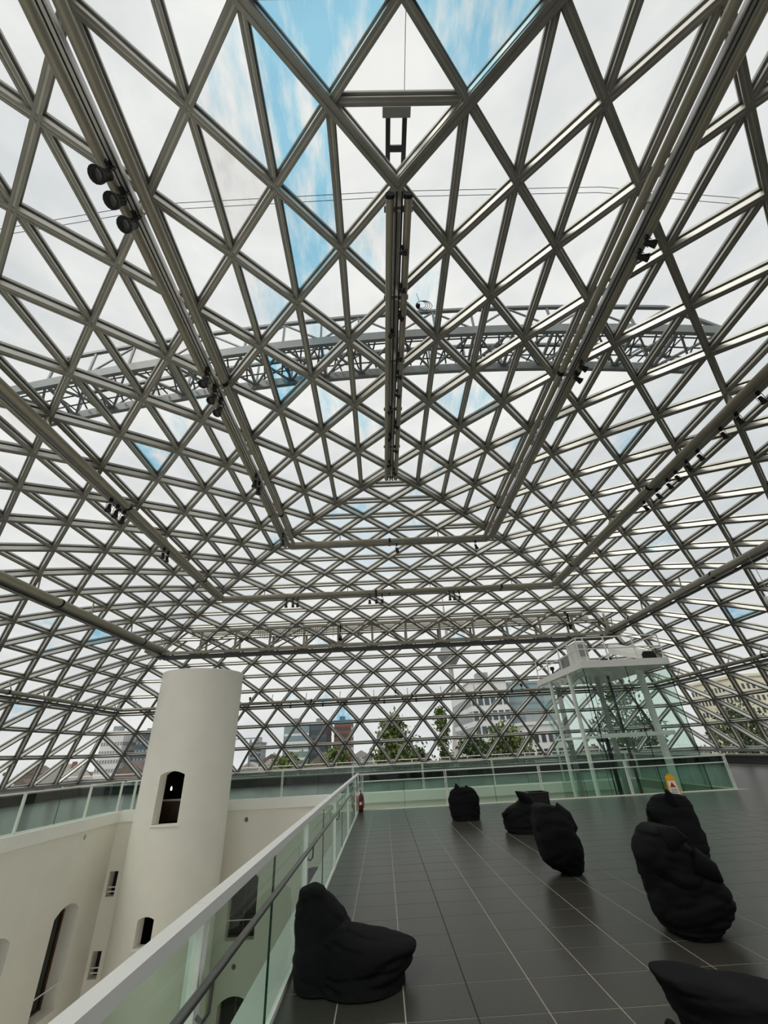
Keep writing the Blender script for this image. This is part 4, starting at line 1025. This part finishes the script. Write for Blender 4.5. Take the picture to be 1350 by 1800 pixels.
def block(name, label, x0, x1, y0, y1, z1, body, win, fl_h, nw, inset=0.75, wh=0.55, z0=-24, sides=True, zfrom=-10, bands=False):
    root = thing(name, label, 'building', ((x0 + x1) / 2, y0, z0))
    MB().box(x0, x1, y0, y1, z0, z1).build('body', body, root)
    w = MB(); z = zfrom
    while z + fl_h * 0.9 < z1:
        step = (x1 - x0) / nw
        if bands: w.box(x0 + 0.2, x1 - 0.2, y0 - 0.12, y0 + 0.05, z, z + fl_h * wh)
        else:
            for i in range(nw):
                c = x0 + step * (i + 0.5); w.box(c - step * inset / 2, c + step * inset / 2, y0 - 0.1, y0 + 0.05, z, z + fl_h * wh)
        ny = max(2, int((y1 - y0) / step)); sy = (y1 - y0) / ny
        for xs_, d in ((x0, -0.1), (x1, 0.1)):
            for i in range(ny):
                c = y0 + sy * (i + 0.5); w.box(min(xs_, xs_ + d), max(xs_, xs_ + d), c - sy * inset / 2, c + sy * inset / 2, z, z + fl_h * wh)
        z += fl_h
    tag(w.build('window_grid', win, root), kind='stuff')
    MB().box(x0 - 0.3, x1 + 0.3, y0 - 0.3, y1 + 0.3, z1, z1 + 0.6).build('roof_edge', body, root)
    MB().box(x0 + (x1 - x0) * 0.3, x0 + (x1 - x0) * 0.6, y0 + 2, y0 + 6, z1 + 0.6, z1 + 2.6).build('roof_plant', 'city_grey', root)
    return root
block('office_block', 'pale glass office block left of the dark glass block', -48, -35.6, 230, 255, 15.6, 'city_glass', 'city_white', 3.4, 10, 0.9, 0.3, bands=True)
block('office_block', 'dark glass office block between pale block and brick tower', -34.8, -27.0, 228, 250, 15.0, 'city_glass_dark', 'city_window', 3.4, 8, 0.8, 0.6)
block('brick_tower', 'red brick tower block seen through the far panes', -26.4, -17.2, 258, 280, 17.5, 'city_brick', 'city_window', 3.3, 7, 0.6, 0.5)
block('office_block', 'white gridded office building with large windows left of the lift', 23.2, 33.0, 118, 150, 16.6, 'city_white', 'city_glass_dark', 3.5, 6, 0.72, 0.62)
block('office_block', 'long grey glass office wing right of the white gridded building', 33.8, 45.5, 121, 160, 16.0, 'city_glass', 'city_grey', 1.75, 26, 0.75, 0.35)
block('low_office', 'low white office building with big windows beside the lift', 29.5, 38.5, 98, 112, 5.2, 'city_white', 'city_window', 3.0, 6, 0.6, 0.6)
block('apartment_block', 'cream apartment block with rows of small windows at right', 85, 122, 106, 124, 13.4, 'city_beige', 'city_window', 2.6, 30, 0.45, 0.42)
block('white_highrise', 'white high-rise slab seen left of the round tower', -118, -109, 200, 220, 14.0, 'city_white', 'city_grey', 3.2, 8, 0.6, 0.4)
block('grey_highrise', 'grey office slab just left of the round tower', -105, -96, 203, 220, 12.8, 'city_glass_dark', 'city_grey', 3.2, 6, 0.6, 0.4)
block('distant_block', 'small distant grey block right of the round tower', -92, -84, 330, 345, 11.0, 'city_grey', 'city_window', 3.2, 6)
block('distant_block', 'small distant white block right of the brick tower', 3, 9, 320, 335, 9.0, 'city_white', 'city_window', 3.2, 5)
HB = 'low houses of the old town below the horizon'
hx = [-150, -136, -121, -94, -79, -64, -50, -36, -21, -7, 7, 48, 62, 124, 140]
for i, x in enumerate(hx):
    y = 140 + (i % 3) * 13; w_ = 6.2 - (i % 2); h_ = random.uniform(-2.6, 1.6)
    wm, wn2 = (('city_white', 'white'), ('city_beige', 'cream'), ('city_grey', 'grey'), ('city_brick', 'brick'))[i % 4]
    hn = thing('town_house', 'low %s town house with a pitched roof, %s from the left on the skyline' % (wn2, ordn[i]), 'house', (x, y, -24), HB)
    MB().box(x - w_, x + w_, y, y + 11, -24, h_ - 3).build('walls', wm, hn)
    MB().prism([(x - w_ - 0.3, y - 0.2, h_ - 3), (x + w_ + 0.3, y - 0.2, h_ - 3), (x, y - 0.2, h_ + 1.4)], (0, 11.4, 0)).build('roof', ('roof_tile', 'city_grey', 'roof_tile', 'concrete')[i % 4], hn)
    tag(MB().box(x - w_ * 0.7, x - w_ * 0.2, y - 0.08, y, h_ - 5.5, h_ - 4).box(x + w_ * 0.2, x + w_ * 0.7, y - 0.08, y, h_ - 5.5, h_ - 4).build('window', 'city_window', hn), kind='stuff')
    MB().box(x + 1.5, x + 2.4, y + 5, y + 6, h_ - 1, h_ + 1.9).build('chimney', 'city_brick', hn)
for i in range(14):
    x = -205 + i * 17.5 + random.uniform(-2, 2); y = 285 + (i % 2) * 16; w_ = 7.2; h_ = random.uniform(-1.5, 5.0)
    wm, wn2 = (('roof_tile', 'brown'), ('city_white', 'white'), ('city_brick', 'reddish'), ('city_grey', 'grey'))[i % 4]
    hn = thing('town_house', 'distant %s gabled town house, %s from the left in the farther row' % (wn2, ordn[i]), 'house', (x, y, -24), HB)
    MB().box(x - w_, x + w_, y, y + 11, -24, h_ - 3).build('walls', wm, hn)
    MB().prism([(x - w_ - 0.3, y - 0.2, h_ - 3), (x + w_ + 0.3, y - 0.2, h_ - 3), (x, y - 0.2, h_ + 1.0)], (0, 11.4, 0)).build('roof', ('roof_tile', 'plinth', 'roof_tile', 'concrete')[i % 4], hn)
# television tower
tv = thing('television_tower', 'slender concrete television tower with a round pod seen through the far panes', 'tower', (77, 480, -24))
MB().lathe((77, 480, -24), [(13, 0), (8.5, 20), (6.2, 36), (3.4, 56), (2.7, 80), (2.5, 101)], 24).build('shaft', 'concrete', tv, True)
MB().lathe((77, 480, 77), [(3.0, 0), (6, 3), (11, 10), (13, 13), (13, 15), (9, 18), (8, 24), (3, 26)], 28).build('pod', 'city_grey', tv, True)
MB().lathe((77, 480, 90), [(13.2, 0), (13.2, 1.2), (12, 1.3)], 28).build('window_band', 'city_window', tv)
MB().lathe((77, 480, 103), [(2.2, 0), (1.2, 30), (0.5, 55)], 10).build('mast', 'concrete', tv)
# crane
cr = thing('tower_crane', 'thin tower crane on the skyline right of the round tower', 'crane', (-72, 260, -24))
MB().bar((-72, 260, -24), (-72, 260, 11), 0.9).build('mast', 'city_grey', cr); MB().bar((-84, 260, 11.5), (-66, 260, 11.5), 0.6).build('jib', 'city_grey', cr); MB().box(-67.5, -66, 259.5, 260.5, 9.5, 11.3).build('counterweight', 'concrete', cr)

def tree(label, x, y, ztop, rx_, zlow, seed, n=1500, m='leaf', cone=False):
    rnd = random.Random(seed)
    root = thing('city_tree', label, 'tree', (x, y, -24), 'trees outside the dome')
    MB().tube([(x, y, -24), (x + 0.1, y, (zlow - 24) / 2), (x, y, zlow), (x - 0.1, y, ztop - 1.0)], [0.45, 0.35, 0.25, 0.05], 8).build('trunk', 'bark', root, True)
    for i in range(5):
        a = rnd.uniform(0, 6.28); z = zlow + (ztop - zlow) * rnd.uniform(0.05, 0.6)
        MB().tube([(x, y, z), (x + math.cos(a) * rx_ * 0.4, y + math.sin(a) * rx_ * 0.4, z + 0.9), (x + math.cos(a) * rx_ * 0.7, y + math.sin(a) * rx_ * 0.7, z + 1.6)], [0.12, 0.08, 0.03], 6).build('branch', 'bark', root)
    cl = MB()
    clumps = []
    for i in range(26):
        t = rnd.random() ** 0.8; a = rnd.uniform(0, 6.28)
        rr = rx_ * ((1 - t) if cone else math.sqrt(max(0.03, 1 - (2 * t - 0.75) ** 2 if t > 0.1 else 0.5))) * rnd.uniform(0.35, 1.0)
        clumps.append((x + math.cos(a) * rr, y + math.sin(a) * rr, zlow + (ztop - zlow) * t))
    for i in range(n):
        c = rnd.choice(clumps); s = rx_ * 0.26
        p = Vector((c[0] + rnd.gauss(0, s), c[1] + rnd.gauss(0, s), c[2] + rnd.gauss(0, s * 0.75)))
        u = Vector((rnd.uniform(-1, 1), rnd.uniform(-1, 1), rnd.uniform(-1, 1))).normalized(); v = u.cross(Vector((rnd.uniform(-1, 1), rnd.uniform(-1, 1), 1))).normalized()
        k = rnd.uniform(0.2, 0.42) * (0.7 + rx_ * 0.12); b = len(cl.v)
        cl.v += [tuple(p - u * k), tuple(p + v * k * 0.5 + u * k * 0.1), tuple(p + u * k), tuple(p - v * k * 0.5 + u * k * 0.1)]
        cl.f.append((b, b + 1, b + 2, b + 3)); cl.m.append(0)
    tag(cl.build('foliage', m, root, fix=False), kind='stuff')
tree('broad leafy tree outside the middle of the far panes', 1.4, 62, 5.0, 2.7, -2.5, 1, 2600)
tree('slim upright tree in front of the television tower', 8.6, 68, 6.7, 1.5, -2.5, 2, 1700, cone=True)
tree('dark bushy tree left of the white gridded office building', 12.5, 66, 2.4, 3.0, -3, 3, 2200, 'leaf_dark')
tree('bushy tree at the foot of the white gridded office building', 20.0, 78, 3.6, 4.0, -3, 4, 2400)
tree('low bush-like tree just right of the brick tower', -7.0, 72, 2.0, 2.6, -3, 5, 1800)
tree('dark tall tree seen through the lift glass', 38.5, 74, 9.0, 4.0, -2, 6, 2600, 'leaf_dark')
tree('dark tree right of the lift against cream apartments', 66, 86, 5.2, 5.0, -3, 7, 2400, 'leaf_dark')
tree('green tree outside the lower left panes, nearer the camera', -46, 44, 4.2, 4.2, -3, 8, 2400)
tree('green tree outside the lower left panes, farther from the camera', -58, 66, 4.0, 4.4, -3, 9, 2400, 'leaf_dark')
tree('low dark tree between the broad tree and the slim tree', 5.2, 74, 1.6, 2.6, -4, 12, 1800, 'leaf_dark')
tree('low green tree at the foot of the pale glass office block', -22.0, 110, 1.2, 4.5, -5, 13, 1800)
tree('rounded tree behind the left end of the far balustrade', -17.0, 90, 1.4, 4.0, -4, 10, 1800)
